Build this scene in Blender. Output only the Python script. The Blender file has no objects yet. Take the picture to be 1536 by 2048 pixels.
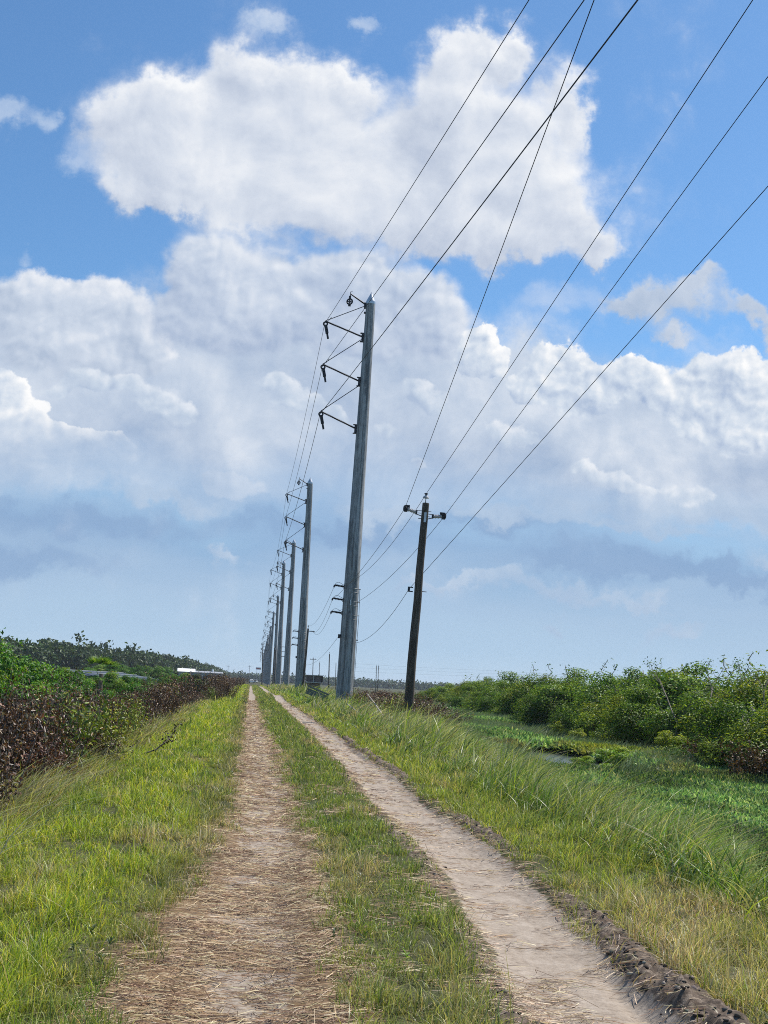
import bpy, math, random
import numpy as np
from mathutils import Vector, Matrix
R = math.radians
scene = bpy.context.scene
COL = scene.collection

# ------------------------------------------------------------------ camera
EYE = 1.7
FPX = 2600.0                      # focal length in pixels of a 1536 x 2048 frame
ROLL = R(3.0)
HX, HY = 497.0, 1359.0            # where the straight track meets the horizon
def _basis():
    fy = Vector(((HX-768)/FPX, -(HY-1024)/FPX, -1.0)).normalized()      # world +Y seen by the camera
    t = Vector((math.cos(ROLL), -math.sin(ROLL), 0.0))
    fx = (t - fy*t.dot(fy)).normalized()
    fz = fx.cross(fy).normalized()
    return fx, fy, fz
FX, FY, FZ = _basis()
M3 = Matrix((FX, FY, FZ))         # camera -> world rotation
cam_data = bpy.data.cameras.new('camera'); cam = bpy.data.objects.new('camera', cam_data); COL.objects.link(cam)
cam.matrix_world = Matrix.Translation((0, 0, EYE)) @ M3.to_4x4()
cam_data.sensor_fit = 'VERTICAL'; cam_data.sensor_height = 36.0; cam_data.lens = FPX/2048*36
cam_data.clip_start = 0.1; cam_data.clip_end = 20000
scene.camera = cam
def ray(px, py):
    return M3 @ Vector(((px-768)/FPX, -(py-1024)/FPX, -1.0))
def at(px, py, Y):
    "survey point: the spot Y metres ahead that the photo shows at pixel px, py"
    d = ray(px, py); k = Y/d.y
    return Vector((d.x*k, Y, EYE + d.z*k))
def uv(px, py):
    d = ray(px, py)
    return (2.6*d.x/d.y, 2.6*d.z/d.y)

scene.render.engine = 'CYCLES'
scene.view_settings.view_transform = 'Standard'; scene.view_settings.look = 'None'
EXPO = 0.28; scene.view_settings.exposure = EXPO; scene.view_settings.gamma = 1.0; scene.view_settings.use_curve_mapping = False
scene.cycles.use_denoising = False; scene.cycles.filter_width = 1.0
scene.cycles.use_adaptive_sampling = True; scene.cycles.adaptive_threshold = 0.006; scene.cycles.adaptive_min_samples = 48
scene.cycles.max_bounces = 8; scene.cycles.transparent_max_bounces = 8
scene.cycles.diffuse_bounces = 3; scene.cycles.transmission_bounces = 4; scene.cycles.volume_bounces = 0
scene.render.film_transparent = False

# ------------------------------------------------------------------ sun
SUN_EL, SUN_AZ = 54.0, 60.0       # degrees; azimuth measured from +Y (ahead) towards +X (right)
sd = bpy.data.lights.new('sun', 'SUN'); sun = bpy.data.objects.new('sun', sd); COL.objects.link(sun)
sd.energy = 5.0; sd.angle = R(0.6); sd.color = (1.0, 0.95, 0.87)
_s = Vector((math.sin(R(SUN_AZ))*math.cos(R(SUN_EL)), math.cos(R(SUN_AZ))*math.cos(R(SUN_EL)), math.sin(R(SUN_EL))))
sun.rotation_euler = _s.to_track_quat('Z', 'Y').to_euler()

# ------------------------------------------------------------------ node helper
def lin(c):
    if isinstance(c, str):
        c = [int(c[i:i+2], 16)/255 for i in (1, 3, 5)]
    return tuple((x/12.92 if x <= .04045 else ((x+.055)/1.055)**2.4) for x in c)
class N:
    "wraps a socket so that node maths can be written as arithmetic"
    def __init__(s, nt, sock): s.nt, s.s = nt, sock
    def _m(s, op, *a):
        n = s.nt.nodes.new('ShaderNodeMath'); n.operation = op
        for i, v in enumerate((s,)+a):
            if isinstance(v, N): s.nt.links.new(v.s, n.inputs[i])
            else: n.inputs[i].default_value = v
        return N(s.nt, n.outputs[0])
    def __add__(s, o): return s._m('ADD', o)
    def __sub__(s, o): return s._m('SUBTRACT', o)
    def __mul__(s, o): return s._m('MULTIPLY', o)
    def __truediv__(s, o): return s._m('DIVIDE', o)
    def rsub(s, k): return (s*-1.0)+k
    def exp(s): return s._m('EXPONENT')
    def mx(s, o): return s._m('MAXIMUM', o)
    def mn(s, o): return s._m('MINIMUM', o)
    def abs(s): return s._m('ABSOLUTE')
    def step(s, a, b, lo=0.0, hi=1.0, smooth=True):
        n = s.nt.nodes.new('ShaderNodeMapRange'); n.interpolation_type = 'SMOOTHSTEP' if smooth else 'LINEAR'
        s.nt.links.new(s.s, n.inputs[0])
        for i, v in enumerate((a, b, lo, hi)): n.inputs[i+1].default_value = v
        return N(s.nt, n.outputs[0])
def val(nt, x):
    n = nt.nodes.new('ShaderNodeValue'); n.outputs[0].default_value = x; return N(nt, n.outputs[0])
def comb(nt, x, y, z=0.0):
    n = nt.nodes.new('ShaderNodeCombineXYZ')
    for i, v in enumerate((x, y, z)):
        if isinstance(v, N): nt.links.new(v.s, n.inputs[i])
        else: n.inputs[i].default_value = v
    return N(nt, n.outputs[0])
def vop(nt, op, a, b=None):
    n = nt.nodes.new('ShaderNodeVectorMath'); n.operation = op
    for i, v in enumerate((a, b)):
        if v is None: continue
        if isinstance(v, N): nt.links.new(v.s, n.inputs[i])
        else: n.inputs[i].default_value = v
    return N(nt, n.outputs['Value'] if op in ('DOT_PRODUCT', 'LENGTH') else n.outputs[0])
def sepxyz(nt, a):
    n = nt.nodes.new('ShaderNodeSeparateXYZ'); nt.links.new(a.s, n.inputs[0])
    return [N(nt, o) for o in n.outputs]
def noise(nt, vec, scale, detail=4, rough=.55, dim='3D', dist=0.0, color=False):
    n = nt.nodes.new('ShaderNodeTexNoise'); n.noise_dimensions = dim
    if vec is not None: nt.links.new(vec.s, n.inputs['Vector'])
    n.inputs['Scale'].default_value = scale; n.inputs['Detail'].default_value = detail
    n.inputs['Roughness'].default_value = rough; n.inputs['Distortion'].default_value = dist
    return N(nt, n.outputs['Color' if color else 'Fac'])
def mixc(nt, f, a, b, blend='MIX'):
    n = nt.nodes.new('ShaderNodeMix'); n.data_type = 'RGBA'; n.blend_type = blend
    for sock, v in ((n.inputs[0], f), (n.inputs[6], a), (n.inputs[7], b)):
        if isinstance(v, N): nt.links.new(v.s, sock)
        elif isinstance(v, (int, float)): sock.default_value = v
        else: sock.default_value = tuple(v)+((1.0,) if len(v) == 3 else ())
    return N(nt, n.outputs[2])
def ramp(nt, f, stops):
    n = nt.nodes.new('ShaderNodeValToRGB'); nt.links.new(f.s, n.inputs[0])
    e = n.color_ramp.elements
    while len(e) < len(stops): e.new(0.5)
    for el, (p, c) in zip(e, stops):
        el.position = p; el.color = tuple(c)+(1.0,)
    return N(nt, n.outputs[0])

# ------------------------------------------------------------------ sky and clouds (world)
world = bpy.data.worlds.new("World"); scene.world = world; world.use_nodes = True
world.cycles.sampling_method = 'MANUAL'; world.cycles.sample_map_resolution = 256
nt = world.node_tree; nt.nodes.clear()
out = nt.nodes.new('ShaderNodeOutputWorld'); bg = nt.nodes.new('ShaderNodeBackground')
nt.links.new(bg.outputs[0], out.inputs[0]); SKY = 0.1; SKX = SKY*2**EXPO; bg.inputs['Strength'].default_value = SKY
sky = nt.nodes.new('ShaderNodeTexSky'); sky.sky_type = 'NISHITA'; sky.sun_disc = False
sky.sun_elevation = R(SUN_EL); sky.sun_rotation = R(SUN_AZ); sky.air_density = 1.0; sky.dust_density = 0.6; sky.ozone_density = 2.0
tc = nt.nodes.new('ShaderNodeTexCoord')
dx, dy, dz = sepxyz(nt, N(nt, tc.outputs['Generated']))
ky = dy.mx(0.12)
U, V = dx/ky*2.6, dz/ky*2.6        # direction of sight as slopes, 1 unit = 1000 photo pixels
P0 = comb(nt, U, V)
# swirl the lookups so that outlines break up at every scale
w1 = noise(nt, P0, 3.2, 3, .55, '2D', color=True)
w2 = noise(nt, P0, 13.0, 5, .62, '2D', color=True)
def shifted(c, k): return vop(nt, 'MULTIPLY', vop(nt, 'SUBTRACT', c, (.5, .5, .5)), (k, k, 0))
PW = vop(nt, 'ADD', vop(nt, 'ADD', P0, shifted(w1, .10)), shifted(w2, .055))      # puffy layers
PS = vop(nt, 'ADD', vop(nt, 'ADD', P0, shifted(w1, .16)), shifted(w2, .10))       # wispy layers
def detail_group():
    g = bpy.data.node_groups.new('cloud_detail', 'ShaderNodeTree')
    g.interface.new_socket('Vector', in_out='INPUT', socket_type='NodeSocketVector')
    g.interface.new_socket('Soft', in_out='OUTPUT', socket_type='NodeSocketFloat')
    g.interface.new_socket('Puff', in_out='OUTPUT', socket_type='NodeSocketFloat')
    gi = g.nodes.new('NodeGroupInput'); go = g.nodes.new('NodeGroupOutput')
    v = N(g, gi.outputs[0])
    wl = noise(g, v, 2.4, 3, .5, '2D', color=True)
    vl = vop(g, 'ADD', v, vop(g, 'MULTIPLY', vop(g, 'SUBTRACT', wl, (.5, .5, .5)), (.13, .13, 0)))
    f = noise(g, vl, 3.0, 9, .60, '2D')
    wv = noise(g, v, 11.0, 2, .5, '2D', color=True)
    v2 = vop(g, 'ADD', v, vop(g, 'MULTIPLY', vop(g, 'SUBTRACT', wv, (.5, .5, .5)), (.07, .07, 0)))
    def vor(scale):
        n = g.nodes.new('ShaderNodeTexVoronoi'); n.voronoi_dimensions = '2D'; n.feature = 'SMOOTH_F1'
        g.links.new(v2.s, n.inputs['Vector']); n.inputs['Scale'].default_value = scale
        n.inputs['Smoothness'].default_value = .35
        return N(g, n.outputs['Distance'])
    b = vor(7.0)*-.5 + vor(17.0)*-.22 + vor(41.0)*-.11
    f2 = noise(g, v, 30.0, 4, .6, '2D')
    g.links.new(f.s, go.inputs[0])
    g.links.new((b + f*.85 + f2*.16 + .22).s, go.inputs[1])
    return g
DG = detail_group()
def detail(vec):
    n = nt.nodes.new('ShaderNodeGroup'); n.node_tree = DG; nt.links.new(vec.s, n.inputs[0])
    return N(nt, n.outputs[0]), N(nt, n.outputs[1])
LD = (0.55, 0.83)                                             # towards the sun, in the slope plane
Nf, Nb = detail(P0)
Nf1, Nb1 = detail(vop(nt, 'ADD', P0, (LD[0]*.018, LD[1]*.018, 0)))
Nf2, _nb2 = detail(vop(nt, 'ADD', P0, (LD[0]*.045, LD[1]*.045, 0)))
mass = noise(nt, PW, 5.5, 2, .5, '2D') - .5
soft_lit = (Nf - Nf2)
puff_lit = (Nb - Nb1)
def blobs(P, lst):
    W = S = None
    for (cx, cy, rx, ry) in lst:
        u0, v0 = uv(cx, cy)
        q = N(nt, nt.nodes.new('ShaderNodeVectorMath').outputs[0]); q_ = q.s.node; q_.operation = 'MULTIPLY_ADD'
        nt.links.new(P.s, q_.inputs[0]); q_.inputs[1].default_value = (1000/rx, 1000/ry, 0); q_.inputs[2].default_value = (-u0*1000/rx, -v0*1000/ry, 0)
        w = (vop(nt, 'DOT_PRODUCT', q, q)*-1.5).exp()
        s = w*vop(nt, 'DOT_PRODUCT', q, (LD[0], LD[1], 0))
        W = w if W is None else W+w
        S = s if S is None else S+s
    return W, S/(W+.05)
def layer(base, lst, kind, edge=(.30, .50), amp=.5, lit=(1.0, .55, .2, .8), tone=('#aebdd4', '#cfd9e8', '#f2f4f9'), alpha_max=1.0, thick=.25, bias=.0, fade=None):
    P = PS if kind == 'soft' else PW
    W, S = blobs(P, lst)
    n, l = (Nf, soft_lit) if kind == 'soft' else (Nb, puff_lit)
    a = (W.mn(1.2) + (n - .5)*amp).step(edge[0], edge[1])*alpha_max
    if fade is not None: a = a*(V + (streak-.5)*.16 + (Nf-.5)*.12).step(fade[0], fade[1])
    b = S*lit[0]*.45 + l*lit[1]*2.2 + (n - .5)*lit[2] + mass*lit[3] - W.mn(1.6)*thick*.35 + (.55 + bias)
    c = ramp(nt, b, ((0.0, tuple(x/SKX for x in lin(tone[0]))), (.5, tuple(x/SKX for x in lin(tone[1]))), (1.0, tuple(x/SKX for x in lin(tone[2])))))
    return mixc(nt, a, base, c)
SKYC = mixc(nt, 1.0, N(nt, sky.outputs[0]), (0.65, 0.94, 1.14), 'MULTIPLY')
# low haze and the flat grey-blue sheet over the horizon
zone = V*1.0
streak = noise(nt, vop(nt, 'MULTIPLY', P0, (1.1, 4.2, 1)), 2.3, 5, .5, '2D')
haze_f = (zone + (streak - .5)*.35).step(.78, .16)
hz = ramp(nt, zone + (streak-.5)*.20*zone.step(.02, .25), tuple((p, tuple(x/SKX for x in lin(c))) for p, c in
      ((0.0, '#bdd5e8'), (.08, '#b0cce5'), (.18, '#a9c4e0'), (.28, '#95b3d6'), (.36, '#9fb9d8'), (.44, '#98b5d6'), (.60, '#b9cae0'))))
col = mixc(nt, haze_f, SKYC, hz)
# bank behind everything: broad pale grey-white mass across the frame
col = layer(col, [(120,760,300,190),(420,720,260,190),(700,740,250,190),(960,800,220,170),(1220,840,230,160),(1480,860,230,170),
                  (250,930,330,95),(600,930,260,90),(860,980,200,90),(1130,960,240,110),(1420,980,260,110),(-80,840,200,200),(1640,900,200,180)],
            'soft', (.12,.80), .9, (.4,.7,.25,.5), ('#a4b8d4','#c6d3e5','#e6ecf5'), fade=(.24, .50))
# bluish darker sheets low down
col = layer(col, [(200,1060,330,38),(1180,1140,280,42),(640,1050,240,28),(1000,1070,180,25),(1450,1165,200,30),(60,1130,240,40)], 'soft', (.2,.95), .9, (.1,.3,.2,.3),
            ('#86a6cc','#8dabd0','#9fb9d9'), .75)
col = layer(col, [(470,1125,45,16),(1120,1240,40,26),(1290,1215,50,16),(1350,1260,80,20),(1240,1040,260,32),(1480,1030,150,45),(1520,1120,60,28),(980,1055,230,22),(760,1020,150,26),(1300,1085,180,18),(330,1005,170,24),(900,1160,160,14),(1120,1190,220,20)], 'soft', (.2,1.0), 1.0, (.3,.6,.3,.3),
            ('#9fb9d9','#b3c7df','#c9d8ea'), .8)
# small ones left and right, thin
col = layer(col, [(15,235,70,60),(90,230,35,50),(-40,250,60,70),(150,350,60,35),(30,520,50,30),(730,45,40,30),(545,45,55,30)], 'soft', (.3,1.4), 1.7, (.3,.8,.5,.3),
            ('#b7cbe6','#cbdaee','#dde6f3'), .75)
col = layer(col, [(1330,600,110,45),(1400,575,60,30),(1250,610,70,30),(1470,630,60,35),(1530,655,50,40),(1590,650,80,50),(1330,660,80,25)], 'soft', (.14,.9), 1.1, (.6,.8,.4,.4),
            ('#a9bcd6','#c3d0e3','#dde4ef'))
# middle mounds
col = layer(col, [(90,590,110,60),(180,610,90,60),(30,610,90,70),(250,650,90,80),(290,720,80,60),(120,700,150,80)], 'puff', (.22,.62), .8, (1.1,.75,.25,.35),
            ('#b3c2d8','#cdd8e8','#eff2f8'))
col = layer(col, [(450,540,110,80),(560,560,130,110),(400,590,90,90),(680,560,110,90),(760,600,130,110),(840,590,90,70),(520,650,170,70),(700,670,170,60),(880,660,80,70),(330,640,60,60)],
            'puff', (.16,.74), .85, (1.0,.65,.22,.45), ('#a8b9d4','#c8d4e6','#e9eef6'))
# crisp sunlit towers
col = layer(col, [(965,665,38,36),(990,700,38,38),(1000,730,34,34),(950,720,50,50)], 'puff', (.32,.46), .8, (1.0,.85,.3,.3), ('#a6b9d6','#d3deec','#ffffff'), 1.0, .15, .04, (.38, .56))
col = layer(col, [(1120,720,50,35),(1090,750,60,45),(1160,750,60,50),(1220,740,50,45),(1260,730,40,35),(1300,750,50,45),(1390,730,60,50),(1450,730,50,40),(1520,730,60,45),(1380,810,90,70),
                  (1450,850,90,70),(1180,800,90,60),(1530,820,90,90),(1060,770,50,30)], 'puff', (.28,.50), .85, (.9,.9,.3,.4), ('#a6b9d6','#d3deec','#ffffff'), 1.0, .15, .04, (.38, .56))
col = layer(col, [(5,740,36,40),(30,790,36,40),(15,850,55,50),(88,820,26,36),(95,870,40,40),(150,890,60,32),(215,890,55,32),(60,930,90,45),(190,930,90,40)], 'puff', (.3,.48), .8, (1.0,.85,.3,.3),
            ('#a6b9d6','#d3deec','#ffffff'), 1.0, .15, .04, (.38, .56))
col = layer(col, [(430,960,60,34),(480,980,60,32),(330,800,70,40)], 'puff', (.35,.6), .7, (.6,.7,.5,.5), ('#b8c7dc','#cfdaea','#e9eef6'), .4)
# sunlit billows inside the bank
col = layer(col, [(170,745,60,34),(240,760,60,30),(120,770,40,26),(300,800,60,40),(370,830,50,34),(540,770,60,36),(600,800,60,34),(660,830,40,30)], 'puff', (.30,.62), .85, (1.0,.8,.3,.3), ('#a9bbd6','#cbd8e8','#f0f4fa'), .75, .15, .02)
col = layer(col, [(820,770,50,34),(880,800,50,34),(760,850,50,36),(1020,860,50,32),(1080,880,50,26),(1240,960,60,30),(1300,985,50,22),(1180,935,40,24),(830,930,40,24),(1400,1000,70,30)], 'puff', (.30,.64), .85, (1.0,.8,.3,.3), ('#a9bbd6','#cbd8e8','#f2f5fa'), .75, .15, .02)
# thin wisps round it
col = layer(col, [(230,240,98,72),(470,140,98,98),(710,180,72,78),(300,330,143,117),(690,320,169,156),(960,90,110,78),(900,220,156,130),(1145,250,58,91),(1090,380,156,143),(780,430,195,117),(1200,530,78,31),(200,330,90,70),(1180,600,150,60),(1050,620,120,60),(1400,680,150,50)],
            'soft', (.28,1.5), 1.7, (.3,.6,.4,.3), ('#bccfe9','#cfdcf0','#e4ebf6'), .62)
# the big cloud at the top
col = layer(col, [(230,240,75,55),(300,210,80,70),(350,180,70,60),(470,140,75,75),(540,150,80,80),(640,190,90,80),(710,180,55,60),(420,240,130,100),(560,260,150,120),
                  (300,330,110,90),(420,380,140,80),(560,390,150,80),(690,320,130,120),(250,400,50,45),(330,430,70,28),
                  (960,90,85,60),(900,120,70,70),(1020,110,60,55),(900,220,120,100),(1020,230,130,110),(1130,170,60,70),(1145,250,45,70),(840,300,110,100),
                  (960,360,170,120),(1090,380,120,110),(1170,450,90,60),(1220,500,60,40),(780,430,150,90),(900,470,180,60),(1060,490,160,50),(1200,530,60,24)],
            'soft', (.06,.92), 1.2, (1.25,.6,.22,.5), ('#acbad2','#d6deeb','#f7f9fc'), 1.0, .40, .18)
nt.links.new(col.s, bg.inputs['Color'])

# ------------------------------------------------------------------ tools
rng = np.random.default_rng(11)
random.seed(5)
def tag(o, label=None, cat=None, group=None, kind=None):
    if label: o['label'] = label
    if cat: o['category'] = cat
    if group: o['group'] = group
    if kind: o['kind'] = kind
    return o
def empty(name, loc, rz=0.0):
    o = bpy.data.objects.new(name, None); COL.objects.link(o); o.location = loc; o.rotation_euler = (0, 0, rz)
    o.empty_display_size = .2
    return o
def link(name, me, parent=None, loc=None):
    o = bpy.data.objects.new(name, me); COL.objects.link(o)
    if parent is not None: o.parent = parent
    if loc is not None: o.location = loc
    return o
def copy_tree(o, parent=None):
    c = o.copy(); COL.objects.link(c)
    if parent is not None: c.parent = parent
    for ch in list(o.children): copy_tree(ch, c)
    return c
def raw_mesh(name, verts, loops, starts, totals, mat=None, col=None, floats=None, smooth=False):
    "mesh straight from arrays; col = one colour per vertex, floats = dict of one value per vertex"
    me = bpy.data.meshes.new(name)
    verts = np.ascontiguousarray(verts, np.float32)
    me.vertices.add(len(verts)); me.vertices.foreach_set('co', verts.ravel())
    me.loops.add(len(loops)); me.loops.foreach_set('vertex_index', np.ascontiguousarray(loops, np.int32))
    me.polygons.add(len(starts)); me.polygons.foreach_set('loop_start', np.ascontiguousarray(starts, np.int32))
    me.polygons.foreach_set('loop_total', np.ascontiguousarray(totals, np.int32))
    if smooth: me.polygons.foreach_set('use_smooth', np.ones(len(starts), bool))
    me.update(calc_edges=True)
    if col is not None:
        a = me.attributes.new('tint', 'FLOAT_COLOR', 'POINT')
        c4 = np.ones((len(verts), 4), np.float32); c4[:, :3] = col
        a.data.foreach_set('color', c4.ravel())
    for k, v in (floats or {}).items():
        a = me.attributes.new(k, 'FLOAT', 'POINT'); a.data.foreach_set('value', np.ascontiguousarray(v, np.float32))
    if mat is not None: me.materials.append(mat)
    return me
class MB:
    "collects simple solids, then links them as one mesh object"
    def __init__(s): s.v, s.f = [], []
    def add(s, v, f):
        k = len(s.v); s.v += [tuple(p) for p in v]; s.f += [tuple(i+k for i in q) for q in f]
    def tube(s, pts, rad, n=8, cap=True):
        pts = [Vector(p) for p in pts]
        rad = [rad]*len(pts) if isinstance(rad, (int, float)) else rad
        v, f = [], []
        for i, p in enumerate(pts):
            d = (pts[min(i+1, len(pts)-1)] - pts[max(i-1, 0)]).normalized()
            a = d.cross(Vector((0, 0, 1)) if abs(d.z) < .9 else Vector((1, 0, 0))).normalized(); b = d.cross(a)
            for k in range(n):
                t = 2*math.pi*(k+.5)/n
                v.append(p + a*(rad[i]*math.cos(t)) + b*(rad[i]*math.sin(t)))
        for i in range(len(pts)-1):
            for k in range(n):
                f.append((i*n+k, i*n+(k+1) % n, (i+1)*n+(k+1) % n, (i+1)*n+k))
        if cap: f += [tuple(range(n))[::-1], tuple(range((len(pts)-1)*n, len(pts)*n))]
        s.add(v, f); return s
    def box(s, c, size, rot=None):
        hx, hy, hz = (q/2 for q in size)
        v = [Vector((x, y, z)) for x in (-hx, hx) for y in (-hy, hy) for z in (-hz, hz)]
        if rot is not None: v = [rot @ p for p in v]
        c = Vector(c)
        s.add([p+c for p in v], [(0, 1, 3, 2), (4, 6, 7, 5), (0, 4, 5, 1), (2, 3, 7, 6), (0, 2, 6, 4), (1, 5, 7, 3)]); return s
    def ring(s, c, axis, r, rt, n=16, m=6):
        "torus"
        c, axis = Vector(c), Vector(axis).normalized()
        a = axis.cross(Vector((0, 0, 1)) if abs(axis.z) < .9 else Vector((1, 0, 0))).normalized(); b = axis.cross(a)
        v, f = [], []
        for i in range(n):
            t = 2*math.pi*i/n; d = a*math.cos(t)+b*math.sin(t)
            for j in range(m):
                q = 2*math.pi*j/m; v.append(c + d*(r+rt*math.cos(q)) + axis*(rt*math.sin(q)))
        for i in range(n):
            for j in range(m):
                f.append((i*m+j, i*m+(j+1) % m, ((i+1) % n)*m+(j+1) % m, ((i+1) % n)*m+j))
        s.add(v, f); return s
    def build(s, name, mat, parent=None, smooth=True, bevel=0.0):
        me = bpy.data.meshes.new(name); me.from_pydata(s.v, [], s.f); me.materials.append(mat)
        if smooth:
            me.polygons.foreach_set('use_smooth', np.ones(len(me.polygons), bool))
            try: me.set_sharp_from_angle(angle=R(38))
            except Exception: pass
        me.update()
        o = link(name, me, parent)
        if bevel:
            m = o.modifiers.new('bevel', 'BEVEL'); m.width = bevel; m.segments = 2; m.limit_method = 'ANGLE'
        return o
# numpy noise for terrain and scattering
def _hash(i, j, seed):
    h = (i.astype(np.int64)*374761393 + j.astype(np.int64)*668265263 + seed*974711) & 0xffffffff
    h = ((h ^ (h >> 13))*1274126177) & 0xffffffff
    return ((h ^ (h >> 16)) & 0xffffff)/float(0xffffff)
def vnoise(x, y, seed=0):
    x, y = np.asarray(x, float), np.asarray(y, float)
    i, j = np.floor(x), np.floor(y); fx, fy = x-i, y-j
    fx = fx*fx*(3-2*fx); fy = fy*fy*(3-2*fy)
    a, b, c, d = _hash(i, j, seed), _hash(i+1, j, seed), _hash(i, j+1, seed), _hash(i+1, j+1, seed)
    return (a*(1-fx)+b*fx)*(1-fy) + (c*(1-fx)+d*fx)*fy
def fbm(x, y, seed=0, octv=4, gain=.5):
    s, a, t = 0.0, 1.0, 0.0
    for k in range(octv):
        s = s + a*vnoise(x*2**k+k*17.3, y*2**k-k*9.1, seed+k); t += a; a *= gain
    return s/t
def sstep(a, b, x):
    t = np.clip((np.asarray(x, float)-a)/(b-a), 0, 1); return t*t*(3-2*t)

# ------------------------------------------------------------------ materials
def new_mat(name):
    m = bpy.data.materials.new(name); m.use_nodes = True; t = m.node_tree; t.nodes.clear()
    o = t.nodes.new('ShaderNodeOutputMaterial'); return m, t, o
def attr(t, name, kind='Fac'):
    n = t.nodes.new('ShaderNodeAttribute'); n.attribute_name = name; return N(t, n.outputs[kind])
def objrand(t):
    return N(t, t.nodes.new('ShaderNodeObjectInfo').outputs['Random'])
def principled(t, o, base, rough=.6, metal=0.0, spec=.5, bump=None, bstr=.3, bdist=.01):
    p = t.nodes.new('ShaderNodeBsdfPrincipled')
    if isinstance(base, N): t.links.new(base.s, p.inputs['Base Color'])
    else: p.inputs['Base Color'].default_value = tuple(base)+(1.0,)
    if isinstance(rough, N): t.links.new(rough.s, p.inputs['Roughness'])
    else: p.inputs['Roughness'].default_value = rough
    p.inputs['Metallic'].default_value = metal; p.inputs['Specular IOR Level'].default_value = spec
    if bump is not None:
        b = t.nodes.new('ShaderNodeBump'); b.inputs['Strength'].default_value = bstr; b.inputs['Distance'].default_value = bdist
        t.links.new(bump.s, b.inputs['Height']); t.links.new(b.outputs[0], p.inputs['Normal'])
    t.links.new(p.outputs[0], o.inputs[0]); return p
def objco(t):
    return N(t, t.nodes.new('ShaderNodeTexCoord').outputs['Object'])
def mat_plain(name, c, rough=.6, metal=0.0, vary=.25, scale=3.0, stretch=(1, 1, 1), bstr=.2):
    m, t, o = new_mat(name)
    v = vop(t, 'MULTIPLY', objco(t), stretch)
    n = noise(t, v, scale, 6, .6)
    lo = tuple(x*(1-vary) for x in c); hi = tuple(min(1, x*(1+vary)) for x in c)
    principled(t, o, mixc(t, n.step(.3, .7), lo, hi), rough, metal, .4, n, bstr)
    return m
def mat_leaf(name, trans=.45, gloss=.12, huevar=.10, rough=.45, boost=1.0):
    "leaf or blade: colour carried by the leaf itself, light shines through it"
    m, t, o = new_mat(name)
    c = attr(t, 'tint', 'Color')
    h = t.nodes.new('ShaderNodeHueSaturation'); t.links.new(c.s, h.inputs['Color'])
    r = objrand(t)
    t.links.new((r*(huevar*.35) + (.5-huevar*.175)).s, h.inputs['Hue']); t.links.new((r*-.5 + 1.22*boost).s, h.inputs['Value'])
    d = t.nodes.new('ShaderNodeBsdfDiffuse'); t.links.new(h.outputs[0], d.inputs['Color'])
    tr = t.nodes.new('ShaderNodeBsdfTranslucent')
    tcx = mixc(t, 1.0, N(t, h.outputs[0]), (1.25, 1.15, .55), 'MULTIPLY'); t.links.new(tcx.s, tr.inputs['Color'])
    mx = t.nodes.new('ShaderNodeMixShader'); mx.inputs[0].default_value = trans
    t.links.new(d.outputs[0], mx.inputs[1]); t.links.new(tr.outputs[0], mx.inputs[2])
    g = t.nodes.new('ShaderNodeBsdfGlossy'); g.inputs['Roughness'].default_value = rough
    fr = t.nodes.new('ShaderNodeLayerWeight'); fr.inputs['Blend'].default_value = .25
    mg = t.nodes.new('ShaderNodeMixShader'); t.links.new((N(t, fr.outputs['Facing'])*gloss + gloss*.25).s, mg.inputs[0])
    t.links.new(mx.outputs[0], mg.inputs[1]); t.links.new(g.outputs[0], mg.inputs[2])
    t.links.new(mg.outputs[0], o.inputs[0])
    return m
# ------------------------------------------------------------------ blades and leaves (vectorised)
def blades(base, h, w, face, lean_dir, lean, col, seg=3, tipcol=None, droop=.35):
    n = len(base); up = np.zeros((n, 3)); up[:, 2] = 1
    ld = np.stack([np.cos(lean_dir), np.sin(lean_dir), np.zeros(n)], 1)
    sd_ = np.stack([np.cos(face), np.sin(face), np.zeros(n)], 1)
    V = np.zeros((n, 2*seg+1, 3), np.float32); C = np.zeros((n, 2*seg+1, 3), np.float32)
    tip = col if tipcol is None else tipcol
    for k in range(seg+1):
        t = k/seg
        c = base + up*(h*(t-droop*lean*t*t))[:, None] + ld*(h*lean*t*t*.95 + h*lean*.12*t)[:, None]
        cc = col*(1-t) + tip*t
        if k < seg:
            ww = (w*(1-t)**.6*(.75 if k == 0 else 1.0)*.5)[:, None]
            V[:, 2*k] = c - sd_*ww; V[:, 2*k+1] = c + sd_*ww; C[:, 2*k] = C[:, 2*k+1] = cc
        else:
            V[:, 2*k] = c; C[:, 2*k] = cc
    m = 2*seg+1; o = (np.arange(n)*m)[:, None]
    fl = []
    for k in range(seg-1): fl.append(np.array([2*k, 2*k+1, 2*k+3, 2*k+2]))
    pat = np.concatenate(fl+[np.array([2*seg-2, 2*seg-1, 2*seg])])
    loops = (o + pat[None]).ravel()
    tot = np.array([4]*(seg-1)+[3]); totals = np.tile(tot, n); starts = np.concatenate([[0], np.cumsum(totals)[:-1]])
    return V.reshape(-1, 3), loops, starts, totals, C.reshape(-1, 3)
def join(parts):
    V, L, S, T, Cc = [], [], [], [], []; nv = nl = 0
    for v, l, s, t, c in parts:
        V.append(v); L.append(l+nv); S.append(s+nl); T.append(t); Cc.append(c); nv += len(v); nl += len(l)
    return [np.concatenate(q) for q in (V, L, S, T, Cc)]
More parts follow.
